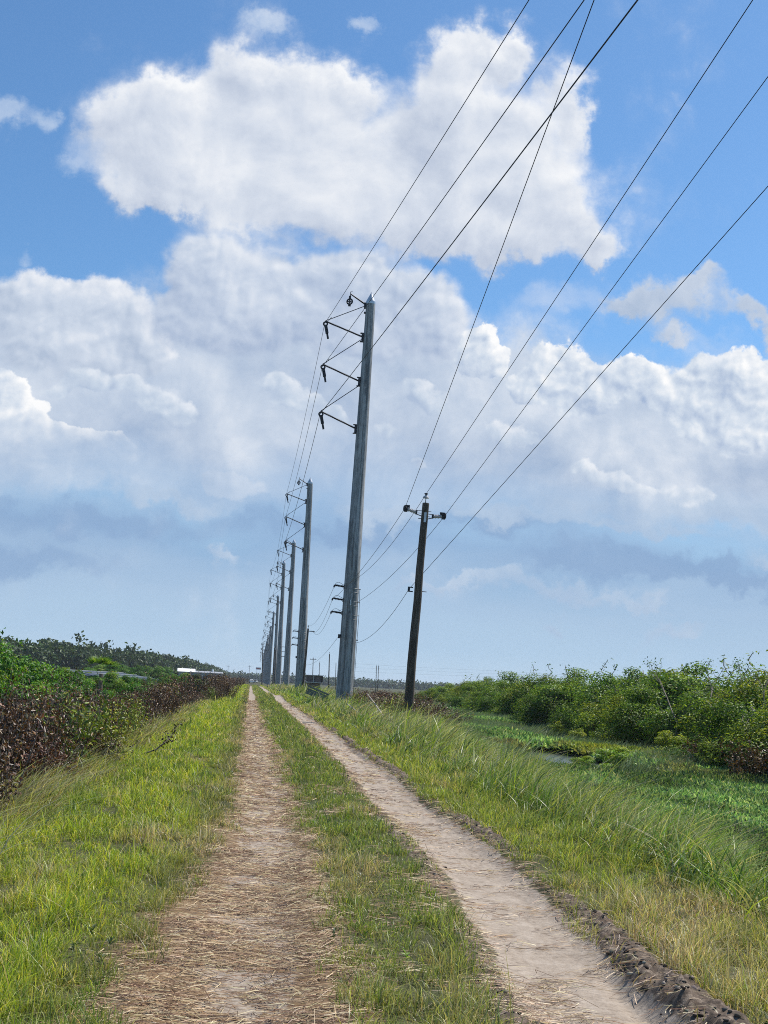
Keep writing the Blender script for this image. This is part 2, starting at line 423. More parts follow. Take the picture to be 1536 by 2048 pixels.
def leaves(pos, axis, nrm, ln, wd, col, fold=.25):
    "one folded diamond per leaf"
    n = len(pos)
    axis = axis/np.linalg.norm(axis, axis=1, keepdims=True)
    side = np.cross(axis, nrm); side /= (np.linalg.norm(side, axis=1, keepdims=True)+1e-9); nn = np.cross(side, axis)
    V = np.zeros((n, 4, 3), np.float32)
    V[:, 0] = pos; V[:, 2] = pos + axis*ln[:, None]
    mid = pos + axis*(ln*.45)[:, None] + nn*(wd*fold)[:, None]
    V[:, 1] = mid + side*(wd*.5)[:, None]; V[:, 3] = mid - side*(wd*.5)[:, None]
    o = (np.arange(n)*4)[:, None]
    loops = (o + np.array([0, 1, 2, 0, 2, 3])[None]).ravel()
    totals = np.full(2*n, 3); starts = np.arange(2*n)*3
    return V.reshape(-1, 3), loops, starts, totals, np.repeat(col, 4, 0)
def pick(cols, wts, n, jit=.18):
    cols = np.array(cols, float); wts = np.array(wts, float)/sum(wts)
    c = cols[rng.choice(len(cols), n, p=wts)]
    return np.clip(c*(1+rng.normal(0, jit, (n, 1)))*(1+rng.normal(0, .05, (n, 3))), .004, .9)
def rdir(n):
    d = rng.normal(0, 1, (n, 3)); return d/np.linalg.norm(d, axis=1, keepdims=True)

# ------------------------------------------------------------------ terrain
def tracks(y):
    y = np.asarray(y, float); wob = .10*(fbm(y*.09, y*0+3.1, 40, 3)-.5)
    cl = np.interp(y, [5, 8, 13, 20, 33, 60, 110, 200, 500], [.04, .14, .31, .35, .38, .33, .40, .5, 1.0]) + wob
    cr = np.interp(y, [5, 8, 13, 20, 33, 60, 110, 200, 500], [1.96, 2.06, 2.34, 2.42, 2.6, 2.72, 2.9, 3.0, 3.4]) - wob
    return cl, cr
def bank_edge(y): return np.interp(y, [0, 10, 20, 32, 60, 120, 400], [4.9, 5.0, 5.3, 6.1, 8.6, 10.4, 12.0])
POOLS = [(15.2, 61.0, 3.0, 11.0), (17.0, 70.0, 1.5, 5.0), (25.0, 90.0, 5.0, 20.0), (21.0, 86.0, 2.0, 8.0), (22.0, 52.0, 1.0, 4.0)]
def zg(x, y):
    x, y = np.asarray(x, float), np.asarray(y, float)
    e = bank_edge(y) + 1.2*(fbm(x*0+1.5, y*.12, 7, 3)-.5)
    z = -1.2*sstep(0, 1, (x-e+.5)/3.6) - .25*sstep(4.2, e, x)*sstep(0, 25, y)
    z = z - 1.0*sstep(-2.3, -7.0, x)
    far = sstep(120, 260, y); z = z*(1-.45*far)
    z = z + .10*(fbm(x*.35, y*.3, 3, 4)-.5) + .30*np.exp(-((y-132)/16.0)**2) * sstep(-6, -2, x)*(1-sstep(7, 12, x))
    cl, cr = tracks(y)
    near = 1-sstep(150, 300, y)
    z = z - near*(.055*np.exp(-((x-cl)/.36)**4) + .085*np.exp(-((x-cr)/.42)**4))
    # churned mud ridge along the right rut, patchy; small crumbs on its left lip
    rid = mud_mask(x, y)
    z = z + rid*(.015 + .17*(fbm(x*6, y*5, 21, 4)-.40)+.09*(fbm(x*17, y*13, 22, 3)-.5)+.03*(1-sstep(8, 11, y)))
    lip = np.exp(-((x-(cr-.53))/.10)**2)*sstep(.46, .62, fbm(y*.5, y*0+9, 33, 3))*near
    z = z + lip*(.02+.10*(fbm(x*9, y*8, 23, 3)-.4))
    mound = sstep(.95, 1.2, x)*(1-sstep(1.3, 1.6, x)) + (1-sstep(-.7, -.3, x))*sstep(-2.4, -1.9, x)
    z = z + near*mound*.03*(fbm(x*2.2, y*1.7, 29, 3))
    # tyre pattern pressed into the ruts
    z = z - near*.010*np.exp(-((x-cl)/.22)**4)*np.sin(y*38+3*np.sin(x*5))**2*sstep(.4, .6, fbm(x*1.2, y*.8, 31, 2))
    z = z - near*.016*np.exp(-((x-cr-.12)/.24)**4)*sstep(.1, .6, np.sin(y*34+np.abs(x-cr-.12)*26))*sstep(.38, .55, fbm(x*.9, y*.35, 39, 2))
    z = z - near*.030*np.exp(-((x-cr-.33-.05*np.sin(y*.7))/.07)**2)*sstep(.42, .6, fbm(x*0+2, y*.3, 43, 2))
    z = z + near*.013*(fbm(x*14, y*9, 37, 3)-.5)
    for (px_, py_, rx_, ry_) in POOLS:
        z = z - .42*np.exp(-(((x-px_)/rx_)**2+((y-py_)/ry_)**2)**2)
    return z
def mud_mask(x, y):
    _, cr = tracks(y)
    wob = .12*(fbm(y*.8, y*0+5, 55, 3)-.5)
    patch = np.clip(sstep(.40, .56, fbm(y*.27, y*0+2.2, 57, 3)) + (1-sstep(10, 13, y)) + np.exp(-((y-29)/5.0)**2), 0, 1)*(1-sstep(60, 100, y))
    wid = .10 + .06*(1-sstep(7.5, 11, y))
    return np.exp(-((x-(cr+.57+wob))/wid)**4)*patch
def masks(x, y):
    cl, cr = tracks(y)
    n1 = fbm(x*3.1, y*1.6, 61, 4)-.5; n2 = fbm(x*2.7, y*1.3, 67, 4)-.5
    near = sstep(5, 14, y)
    wl = .30+.06*near
    soil_l = 1-sstep(wl*.45, wl*1.15, np.abs(x-cl+.0)+n1*.35)
    soil_r = 1-sstep(.30, .52, np.abs(x-cr-.02)+n2*.22)
    straw = np.clip(1-sstep(.34, .64, np.abs(x-cl+.06*(1-near)) - .22*(1-sstep(8, 14, y)) + n2*.5), 0, 1)
    return soil_l, soil_r, straw
ys = np.concatenate([np.arange(-30, 4.9, 1.0), np.arange(5, 6.3, .03)])
yy = [ys[-1]]
while yy[-1] < 7000: yy.append(yy[-1]+max(.03, .0045*yy[-1]))
ys = np.concatenate([ys, yy[1:]])
xm = np.arange(-2.6, 4.6, .024)
def grow(a, lim, k=.03):
    o = [a]; st = .03
    while abs(o[-1]) < lim: st = min(st*1.05, abs(o[-1])*.06+.02); o.append(o[-1]+math.copysign(st, a))
    return o[1:]
xs = np.concatenate([np.array(grow(-2.6, 4000))[::-1], xm, np.array(grow(xm[-1], 4000))])
GX, GY = np.meshgrid(xs, ys)
GZ = zg(GX, GY)
nx, ny = len(xs), len(ys)
soil_l, soil_r, straw_m = masks(GX, GY)
mudm = np.clip(mud_mask(GX, GY)*1.25, 0, 1)
_cl, _cr = tracks(GY)
lipm = np.exp(-((GX-(_cr-.53))/.12)**2)*sstep(.44, .60, fbm(GY*.5, GY*0+9, 33, 3))*(1-sstep(60, 100, GY))
mudm = np.maximum(mudm, lipm*.9)
fadeT = 1-sstep(250, 450, GY)
quad = (np.arange(ny-1)[:, None]*nx + np.arange(nx-1)[None]).ravel()
Q = np.stack([quad, quad+1, quad+nx+1, quad+nx], 1)
cxm = (GX[:-1, :-1]+GX[1:, 1:])/2; cym = (GY[:-1, :-1]+GY[1:, 1:])/2
tl, tr_ = tracks(cym)
is_l = (np.abs(cxm-tl) < .52).ravel() & (cym.ravel() < 420) & (cym.ravel() > 0)
is_r = ((cxm > tr_-.50) & (cxm < tr_+.44)).ravel() & (cym.ravel() < 420) & (cym.ravel() > 0)
def ground_mat():
    m, t, o = new_mat('ground_soil')
    g = t.nodes.new('ShaderNodeNewGeometry'); pos = N(t, g.outputs['Position'])
    sl, st, mu = attr(t, 'soil'), attr(t, 'straw'), attr(t, 'mud')
    flat = vop(t, 'MULTIPLY', pos, (1, 1, .2))
    n1 = noise(t, flat, 1.3, 6, .6); n2 = noise(t, flat, 22, 5, .65); n3 = noise(t, vop(t, 'MULTIPLY', pos, (5, 26, 5)), 1.6, 5, .65)
    thatch = ramp(t, n2*.6+n1*.4, ((.25, (.022, .024, .010)), (.5, (.052, .055, .020)), (.75, (.16, .13, .065))))  # thatch tones lowered to paint shade into the gaps between blades
    n4 = noise(t, vop(t, 'MULTIPLY', pos, (3.5, 2.2, 1)), 1.6, 6, .68)
    dirt = ramp(t, n4*.5+n2*.5, ((.30, (.15, .112, .08)), (.46, (.30, .243, .19)), (.70, (.43, .365, .30))))
    strawc = ramp(t, n3*.65+n2*.35, ((.3, (.060, .030, .017)), (.5, (.19, .122, .066)), (.7, (.44, .33, .20))))
    mudc = ramp(t, n2*.7+n1*.3, ((.32, (.038, .028, .021)), (.50, (.12, .088, .065)), (.68, (.33, .265, .205))))
    c = mixc(t, st, thatch, strawc)
    jag = noise(t, flat, 11, 6, .7)
    sl = (sl + (jag-.5)*.9).step(.30, .62)
    mu = (mu + (noise(t, flat, 16, 5, .7)-.5)*1.3).step(.30, .62)
    c = mixc(t, sl, c, dirt)
    c = mixc(t, (sl*st*n3.step(.54, .62))*.55, c, strawc)
    c = mixc(t, mu, c, mudc)
    principled(t, o, c, .92, 0, .2, n2*.6+n3*.4, .8, .025)
    return m
M_GROUND = ground_mat()
def cut(name, sel):
    q = Q[sel]; used = np.unique(q); mp = np.full(nx*ny, -1, np.int64); mp[used] = np.arange(len(used))
    v = np.stack([GX.ravel()[used], GY.ravel()[used], GZ.ravel()[used]], 1)
    k = len(q)
    me = raw_mesh(name, v, mp[q].ravel(), np.arange(k)*4, np.full(k, 4), M_GROUND, smooth=True,
                  floats={'soil': (np.maximum(soil_l, soil_r)*fadeT).ravel()[used], 'straw': (straw_m*fadeT).ravel()[used], 'mud': mudm.ravel()[used]})
    return tag(link(name, me), kind='structure')
cut('ground', ~(is_l | is_r)); cut('dirt_track', is_l); cut('dirt_track', is_r)

# still water of the marsh, showing where the plants leave gaps
m, t, o = new_mat('marsh_water')
pn = noise(t, vop(t, 'MULTIPLY', objco(t), (3, 1.2, 1)), 2.0, 4, .6)
principled(t, o, (.05, .06, .05), .22, 0, .6, pn, .35, .02)
mb = MB(); mb.add([(9, 32, -1.60), (70, 32, -1.60), (70, 150, -1.60), (9, 150, -1.60)], [(0, 1, 2, 3)])
tag(mb.build('marsh_water', m, None, False), kind='structure')

# ------------------------------------------------------------------ poles and wires
def steel_mat(name, dark, light):
    m, t, o = new_mat(name)
    p = objco(t)
    n1 = noise(t, vop(t, 'MULTIPLY', p, (3.2, 3.2, .10)), 2.0, 6, .62)
    n2 = noise(t, vop(t, 'MULTIPLY', p, (2.5, 2.5, .9)), 2.2, 5, .6)
    n3 = noise(t, vop(t, 'MULTIPLY', p, (9, 9, 1.4)), 2.2, 4, .6)
    c = mixc(t, (n1*.7+n2*.3).step(.38, .62), dark, light)
    c = mixc(t, n3.step(.60, .72)*.55*n2.step(.45, .6), c, tuple(x*.35 for x in dark))
    principled(t, o, c, n2.step(.3, .7, .48, .65), .0, .35, n3, .10)
    return m
M_STEEL = steel_mat('galvanised_steel', (.105, .103, .10), (.40, .392, .38))
M_CAP = mat_plain('cap_steel', (.55, .56, .58), .35, .5, .15)
M_GREYST = mat_plain('band_steel', (.30, .30, .30), .5, .2, .2)
M_BLACK = mat_plain('black_polymer', (.012, .012, .016), .5, 0, .3)
M_IRON = mat_plain('dark_iron', (.035, .035, .042), .55, .4, .3)
M_PORC = mat_plain('grey_porcelain', (.50, .47, .46), .22, 0, .1)
M_BROWNP = mat_plain('brown_porcelain', (.10, .085, .08), .25, 0, .2)
M_WIRE = mat_plain('weathered_wire', (.018, .020, .026), .5, .3, .2)
def wood_mat():
    m, t, o = new_mat('creosoted_wood')
    p = objco(t)
    g1 = noise(t, vop(t, 'MULTIPLY', p, (16, 16, .35)), 2.0, 7, .65); g2 = noise(t, vop(t, 'MULTIPLY', p, (2, 2, .5)), 1.5, 4, .6)
    c = ramp(t, g1*.65+g2*.35, ((.3, (.028, .021, .016)), (.5, (.080, .062, .047)), (.70, (.25, .205, .165))))
    principled(t, o, c, .85, 0, .25, g1, .6, .015)
    return m
M_WOOD = wood_mat()
def frame_between(base, top, name):
    "Empty at the foot of a pole, its z axis running up the pole"
    o = bpy.data.objects.new(name, None); COL.objects.link(o); o.empty_display_size = .3
    z = (Vector(top)-Vector(base)).normalized(); x = (Vector((1, 0, 0)) - z*z.x).normalized(); y = z.cross(x)
    o.matrix_world = Matrix.Translation(base) @ Matrix((x, y, z)).transposed().to_4x4()
    return o
ARMS = [(3.60, 1.00, 2.62, 3.35), (7.12, 3.62, 6.05, 3.30), (10.85, 7.35, 9.75, 3.20)]      # below the top: root, brace root, tip; reach
def rib_rod(mb, a, b, r, rr, pitch):
    a, b = Vector(a), Vector(b); L = (b-a).length; n = max(4, int(L/pitch)); pts, rad = [], []
    for i in range(n+1):
        p = a.lerp(b, i/n)
        if 0 < i < n:
            d = (b-a).normalized()*pitch
            pts += [p-d*.3, p-d*.05, p+d*.05, p+d*.3]; rad += [r, rr, rr, r]
        else: pts.append(p); rad.append(r)
    mb.tube(pts, rad, 8)
def traveller(parent, tip, lean):
    "stringing block hung from an arm tip: narrow plate frame, open sheave on top"
    x, y, z = tip; d = Vector((lean, 0, -1)).normalized(); t0 = Vector(tip)
    mb = MB(); mb.ring(t0+d*.20, (0, 1, 0), .15, .06, 14, 6); mb.tube([t0, t0+d*.10], .03, 6)
    rot = d.to_track_quat('-Z', 'Y').to_matrix()
    mb.box(t0+d*.62, (.30, .22, .66), rot); mb.box(t0+d*.60, (.36, .10, .20), rot); mb.box(t0+d*1.14, (.19, .14, .50), rot); mb.box(t0+d*.95, (.42, .10, .07), rot)
    return mb.build('stringing_block', M_BLACK, parent, False)
def steel_pole(base, top, r0, r1, dist_arms=True, arms=ARMS, ties=True):
    base, top = Vector(base), Vector(top); H = (top-base).length
    root = frame_between(base, top, 'steel_pole')
    rr = lambda z: r0+(r1-r0)*z/H
    mb = MB(); zs = [-.6, 0, 2, 6, 10, 14.2, 14.25, 20, 26, H-.95]
    zs = [z for z in zs if z < H-2]+[H-.95]
    mb.tube([(0, 0, z) for z in zs], [rr(max(0, z))*(1.0 if z < 14.22 else .985) for z in zs], 16)
    sh = mb.build('shaft', M_STEEL, root)
    mb = MB(); mb.tube([(0, 0, H-.96), (0, 0, H-.78), (0, 0, H-.72), (0, 0, H-.12), (0, 0, H)], [r1*1.02, r1*1.06, r1*1.02, r1*.2, .03], 16)
    mb.build('pole_cap', M_CAP, root)
    tips = []
    # short top arm with an open wheel block
    za = H-1.05; xr = -rr(za)
    mb = MB(); mb.tube([(xr+.05, 0, za), (xr-1.25, 0, za+.78)], [.075, .05], 8); mb.tube([(xr-1.25, 0, za+.60), (xr-1.25, 0, za+.95), (xr-1.12, 0, za+1.02)], .03, 6)
    mb.box((xr-.06, 0, za-.05), (.16, .22, .45)); mb.box((xr-.05, 0, za-.62), (.12, .2, .12)); mb.build('top_arm', M_IRON, root)
    w = Vector((xr-1.28, 0, za+.46)); mb = MB(); mb.tube([w, (xr-1.25, 0, za+.66)], .03, 6); mb.ring(w+Vector((0, 0, -.30)), (.35, 1, 0), .21, .065, 16, 6); mb.ring(w+Vector((0, 0, -.30)), (.35, 1, 0), .085, .03, 10, 5)
    mb.box(w+Vector((0, 0, .02)), (.16, .12, .26)); mb.box(w+Vector((0, 0, -.58)), (.20, .14, .18))
    mb.box(w+Vector((-.02, 0, -.30)), (.06, .08, .50)); mb.box(w+Vector((0, 0, -.3)), (.42, .05, .05)); mb.build('stringing_wheel', M_BLACK, root, False)
    for (dr, db, dt, reach) in arms:
        z1, z2, z3 = H-dr, H-db, H-dt
        xr = -rr(z1); tip = Vector((-reach-.1, 0, z3)); tips.append(tip)
        arm = MB(); rib_rod(arm, (xr-.10, 0, z1), tip, .055, .085, .09); arm = arm.build('post_insulator', M_BLACK, root)
        mb = MB(); mb.box((xr-.06, 0, z1-.05), (.16, .30, .62)); mb.box((xr-.12, 0, z1+.27), (.26, .26, .05)); mb.box((xr-.12, 0, z1-.40), (.26, .26, .05))
        mb.build('mounting_bracket', M_IRON, arm)
        xb = -rr(z2)
        mb = MB(); mb.tube([(xb, 0, z2-.10), tip], .030, 6); q = Vector((xb, 0, z2)).lerp(tip, .88); d_ = Vector((.55, 0, .83))
        mb.tube([q-d_*.2, q+d_*.2], .02, 5); mb.build('brace_rod', M_IRON, root)
        traveller(root, tip + Vector((0, 0, -.03)), .24)
    low = []
    if dist_arms:
        for (z, ln) in ((9.15, .72), (8.15, .78), (7.15, .80)):
            xr = -rr(z)
            mb = MB(); rib_rod(mb, (xr, -.02, z), (xr-ln, -.02, z+.08), .06, .10, .10); mb.tube([(xr-ln, -.02, z+.08), (xr-ln-.04, -.02, z-.10)], .06, 6)
            mb.box((xr+.02, 0, z), (.1, .25, .3)); mb.build('side_insulator', M_BLACK, root); low.append(Vector((xr-ln-.02, -.02, z-.02)))
            mb = MB(); mb.tube([(xr-.05, -.1, z+.12), (xr-ln*.55, -.15, z+.30), (xr-ln*.8, -.1, z+.26), (xr-ln, -.02, z+.1)], .014, 5); mb.build('jumper_lead', M_WIRE, root)
            mb = MB(); mb.ring((0, 0, z-.12), (0, 0, 1), rr(z)+.004, .010, 24, 5); mb.ring((0, 0, z-.42), (0, 0, 1), rr(z)+.004, .010, 24, 5); mb.tube([(0, -rr(z)-.012, z-.42), (0, -rr(z)-.012, z-.12)], .012, 5)
            mb.tube([(rr(z), 0, z-.12), (rr(z)+.14, 0, z-.12)], .03, 6); mb.build('clamp_band', M_GREYST, root)
        mb = MB(); mb.box((-rr(5.4)-.07, -.1, 5.4), (.18, .18, .30)); mb.build('neutral_clamp', M_IRON, root); mb = MB(); mb.tube([(rr(5.2), 0, 5.2), (rr(5.2)+.14, 0, 5.2)], .04, 6); mb.build('through_bolt', M_IRON, root)
        low.append(Vector((-rr(5.4)-.12, -.15, 5.4)))
        mb = MB(); mb.box((-.05, -rr(8)-.04, 7.95), (.07, .05, .42)); mb.build('tag_plate', M_CAP, root); mb = MB(); mb.box((-.05, -rr(7.2)-.04, 7.25), (.05, .05, .10)); mb.build('number_plate', M_IRON, root)
        mb = MB(); mb.box((.48, -.42, .55), (.12, .07, .25)); mb.box((.46, -.40, .22), (.10, .09, .18)); mb.build('ground_lug', M_IRON, root)
        mb = MB(); mb.tube([(rr(9)+.05, -.12, 9.0), (rr(7)+.10, -.14, 7), (rr(5)+.06, -.14, 5.2), (rr(1)+.02, -.12, .2)], .016, 5); mb.build('ground_wire', M_WIRE, root)
    bpy.context.view_layer.update()
    return root, [root.matrix_world @ t for t in tips], [root.matrix_world @ t for t in low]
SPOTS = [(688, 1397, 743, 585, 98), (599.5, 1372, 621, 955, 192), (571.5, 1369, 588.5, 1078, 280), (556, 1367, 568.5, 1120, 345), (548, 1364, 556.5, 1188, 462), (537.5, 1362, 548, 1221, 560),
         (534, 1361, 541.5, 1251, 655), (531.5, 1361, 536.5, 1268, 755), (529.5, 1361, 533.5, 1281, 860), (527.5, 1361, 531.3, 1291, 970), (526.3, 1361, 529.3, 1299, 1090), (525.2, 1361, 527.8, 1305, 1220)]
WORDS = ['tallest and nearest grey steel transmission pole, beside the wooden pole', 'second grey steel pole of the row, just left of the nearest one', 'third grey steel pole of the row, left of the second',
         'fourth grey steel pole of the row, thinner than the third', 'fifth grey steel pole of the row, slim against the sky', 'sixth grey steel pole of the row, slim and far']
FARW = 'distant hair-thin grey steel pole at the far end of the row'
TIPS, LOWS = [], []
proto = None
for i, (bx, by, tx, ty, Y) in enumerate(SPOTS):
    top = at(tx, ty, Y); b = at(bx, by, Y); gz = float(zg(b.x, Y)); ax = (top-b).normalized()
    base = b + ax*((gz-b.z)/ax.z)
    if i == 0: root, tips, low = steel_pole(base, top, .66, .36)
    elif i == 1: root, tips, low = steel_pole(base, top, .74, .40)
    elif i == 2: root, tips, low = steel_pole(base, top, .74, .40, False); proto = root; PH = (top-base).length
    else:
        root = copy_tree(proto); k = (top-base).length/PH
        z = (top-base).normalized(); x = (Vector((1, 0, 0)) - z*z.x).normalized(); y = z.cross(x)
        root.matrix_world = Matrix.Translation(base) @ Matrix((x, y, z)).transposed().to_4x4() @ Matrix.Diagonal((1.0, 1.0, k, 1))
        bpy.context.view_layer.update()
        tips = [root.matrix_world @ Vector((-a[3]-.1, 0, PH-a[2])) for a in ARMS]; low = []
    TIPS.append(tips); LOWS.append(low)
    tag(root, WORDS[i] if i < 6 else FARW, 'power pole', 'steel transmission poles in a row')

# -------- wooden poles
def wood_pole(base, top, r0, r1, fittings=True):
    base, top = Vector(base), Vector(top); H = (top-base).length
    root = frame_between(base, top, 'wooden_pole')
    mb = MB(); zs = [-.5, .3, 1.5, 3, 4.5, 6, 7.5, H-.02, H]
    rr = lambda z: r0+(r1-r0)*max(0, z)/H
    pts = [(.018*math.sin(z*1.3), .012*math.cos(z*.9), z) for z in zs]
    mb.tube(pts, [rr(z) for z in zs[:-1]]+[rr(H)*.86], 14); mb.build('shaft', M_WOOD, root)
    an = []
    if fittings:
        mb = MB(); mb.tube([(0, 0, H-.1), (0, 0, H+.24)], .018, 6); mb.build('steel_pin', M_IRON, root)
        mb = MB(); mb.tube([(0, 0, H+.22), (0, 0, H+.24), (0, 0, H+.30), (0, 0, H+.36), (0, 0, H+.38)], [.05, .155, .14, .07, .06], 14); ins = mb.build('pin_insulator', M_PORC, root)
        mb = MB(); mb.tube([(0, 0, H+.38), (0, 0, H+.42), (0, 0, H+.44), (0, 0, H+.48)], [.055, .055, .10, .085], 12); mb.build('insulator_top', M_BROWNP, ins)
        an.append(Vector((0, 0, H+.46)))
        for s, zz in ((-1, H-.40), (1, H-.52)):
            mb = MB(); mb.tube([(s*rr(H)*.8, 0, zz), (s*.44, 0, zz-.02)], .018, 6); mb.tube([(s*rr(H)*.8, 0, zz-.26), (s*.46, 0, zz-.16)], .022, 6)
            mb.box((-s*(rr(H)+.06), 0, zz-.26), (.14, .03, .03)); mb.tube([(-s*rr(H), 0, zz), (-s*(rr(H)+.16), 0, zz)], .014, 5); mb.build('insulator_bracket', M_IRON, root)
            a = Vector((s*.40, 0, zz-.10)); b = Vector((s*.84, 0, zz-.06 if s > 0 else zz+.01)); mb = MB()
            rib_rod(mb, a, b, .075, .115, .065); st = mb.build('stack_insulator', M_PORC, root)
            mb = MB(); mb.box(a, (.07, .16, .20)); mb.box(b+Vector((s*.09, 0, .02)), (.17, .16, .30)); mb.box(b+Vector((s*.02, 0, .14)), (.22, .10, .12)); mb.ring(b+Vector((s*.14, 0, .03)), (1, .2, 0), .12, .05, 10, 5)
            mb.build('end_clamp', M_IRON, st, False); an.append(b+Vector((s*.14, 0, .03)))
        mb = MB(); mb.box((.02, -rr(H)-.012, H-.72), (.11, .02, .48)); mb.build('tag_plate', M_CAP, root, False)
        z = H-4.35; mb = MB(); mb.box((-rr(z)-.16, -.02, z), (.20, .06, .05)); mb.box((-rr(z)-.16, -.02, z+.20), (.20, .06, .05)); mb.box((-rr(z)-.26, -.02, z+.10), (.10, .12, .24)); mb.tube([(rr(z)-.05, 0, z+.05), (rr(z)+.22, 0, z+.05)], .018, 6)
        mb.build('spool_clamp', M_IRON, root); an.append(Vector((-rr(z)-.26, -.04, z+.10)))
    bpy.context.view_layer.update()
    return root, [root.matrix_world @ a for a in an]
Y = 62; b = at(814.5, 1437, Y); t_ = at(851, 1006, Y); ax = (t_-b).normalized(); base = b + ax*((float(zg(b.x, Y))-b.z)/ax.z)
wp, W1 = wood_pole(base, t_, .235, .165)
tag(wp, 'dark brown wooden utility pole with two side insulators, nearest to the camera', 'utility pole', 'wooden utility poles')
def far_wood(bx, by, tx, ty, Y, r, label, cross=0, side=0):
    t_ = at(tx, ty, Y); b = at(bx, by, Y); ax = (t_-b).normalized(); base = b + ax*((float(zg(b.x, Y))-b.z)/ax.z); H = (t_-base).length
    root, _ = wood_pole(base, t_, r, r*.7, False)
    if cross:
        mb = MB(); mb.box((0, -r, H-.55), (2.4, .12, .14)); 
        mb.build('crossarm', M_WOOD, root)
        for q in (-1.1, -.4, .9):
            mb = MB(); mb.tube([(q, -r, H-.48), (q, -r, H-.18)], [.04, .07], 6); mb.build('pin_insulator', M_BROWNP, root)
    for k in range(side):
        s = -1 if side > 1 else 1
        mb = MB(); rib_rod(mb, (s*r*.7, 0, H-.35-k*1.1), (s*(r+.75), 0, H-.33-k*1.1), .05, .10, .12); mb.build('side_insulator', M_BLACK, root)
    mb = MB(); mb.tube([(0, 0, H-.02), (0, 0, H+.2), (0, 0, H+.26), (0, 0, H+.34), (0, 0, H+.45)], [.03, .03, .11, .10, .04], 8); mb.build('pin_insulator', M_PORC, root)
    bpy.context.view_layer.update()
    return tag(root, label, 'utility pole', 'wooden utility poles'), root.matrix_world @ Vector((0, 0, H+.4)), root.matrix_world @ Vector((.6, 0, H-.4))
w2, W2t, W2s = far_wood(606, 1371, 616.5, 1257, 178, .17, 'dark leaning wooden pole touching the right side of the second steel pole', 0, 1)
far_wood(568.5, 1367, 571.5, 1291, 300, .17, 'black wooden pole with three side insulators left of the third steel pole', 0, 3)
far_wood(546, 1364, 549, 1296, 350, .17, 'black wooden pole between the fifth and sixth steel poles')
far_wood(549.5, 1365, 551, 1300, 380, .17, 'thin black wooden pole just left of the fourth steel pole')
far_wood(523.8, 1361, 526, 1288, 420, .18, 'dark wooden pole at the left end of the steel pole row')
far_wood(497.5, 1358, 499, 1331, 900, .17, 'lone wooden pole with crossarm where the track meets the skyline', 1)
far_wood(455.5, 1350, 456.5, 1331, 950, .16, 'small wooden pole with crossarm beside the end of the far wood', 1)
far_wood(625, 1362, 626.5, 1316, 480, .17, 'far wooden pole with crossarm behind the brown brick block', 1)
far_wood(638, 1363, 639, 1325, 560, .16, 'thin far wooden pole right of the brick block')
far_wood(657, 1370, 659, 1308, 330, .17, 'darkest background wooden pole left of the nearest steel pole')
far_wood(671, 1366, 672, 1326, 520, .16, 'thin background pole almost touching the nearest steel pole')
far_wood(751.5, 1374, 753, 1332, 480, .15, 'left pole of a close pair between steel pole and wooden pole')
far_wood(755.5, 1374, 757, 1332, 480, .15, 'right pole of a close pair between steel pole and wooden pole')

# -------- wires
def wire(spans, rad, label, group, n=18):
    "spans: list of (a, b, sag); one continuous wire"
    pts = []
    for (a, b, sag) in spans:
        a, b = Vector(a), Vector(b)
        for i in range(n+1):
            t = i/n; p = a.lerp(b, t); p.z -= 4*sag*t*(1-t)
            if pts and (p-pts[-1]).length < 1e-4: continue
            pts.append(p)
    mb = MB(); mb.tube(pts, rad, 6)
    return tag(mb.build('power_line', M_WIRE, None), label, 'power line', group)
def through(p, px, py, Yfar, Ynear=-14.0):
    "point at Ynear on the straight line that leaves p and is seen crossing the frame edge at px, py"
    q = at(px, py, Yfar); d = q-p; return p + d*((Ynear-p.y)/d.y)
CN = ['highest', 'middle', 'lowest']
for k in range(3):
    ex = [(1050, 0, 42), (1158, 0, 36), (1262, 0, 29)][k]
    hang = Vector((-.02, 0, -.22))
    P = [t[k]+hang for t in TIPS]
    sp = [(through(P[0], *ex), P[0], .25)]
    for i in range(len(P)-1): sp.append((P[i], P[i+1], .9 if i < 8 else .3))
    wire(sp, (.017, .018, .021)[k], CN[k]+' of the three wires strung on the steel pole arms', 'transmission wires on the steel poles', 14)
for k, ex, low, nm in ((1, (1185, 0, 24), 1, 'thin wire from the left insulator of the wooden pole'), (0, (1500, 0, 26), 0, 'wire over the white top insulator of the wooden pole'), (2, (1536, 146, 30), 2, 'wire from the right insulator of the wooden pole'), (3, (1536, 365, 30), 3, 'lowest wire clamped halfway up the wooden pole, sagging deeply')):
    p = W1[k]; L1 = LOWS[0][low]
    sp = [(through(p, *ex), p, .10), (p, L1, (1.15, .45, .95, 1.35)[low])]
    L2 = [W2t, W2s, W2s+Vector((.15, 0, 0)), w2.matrix_world @ Vector((0, 0, 4.2))][low]
    sp.append((L1, L2, (.9, .9, .9, .7)[low]))
    wire(sp, .011, nm, 'distribution wires on the wooden poles', 22)
for i, z in enumerate((9.5, 8.9, 8.2)):
    a = at(690, 1326+i*8, 470); bq = at(1000+40*i, 1342+i*7, 470); bq2 = bq + (bq-a)*.9
    wire([(a, bq, .2), (bq, bq2, .2)], .012, ('upper', 'middle', 'lower')[i]+' faint far wire running off right behind the wooden pole', 'faint wires across the background', 4)

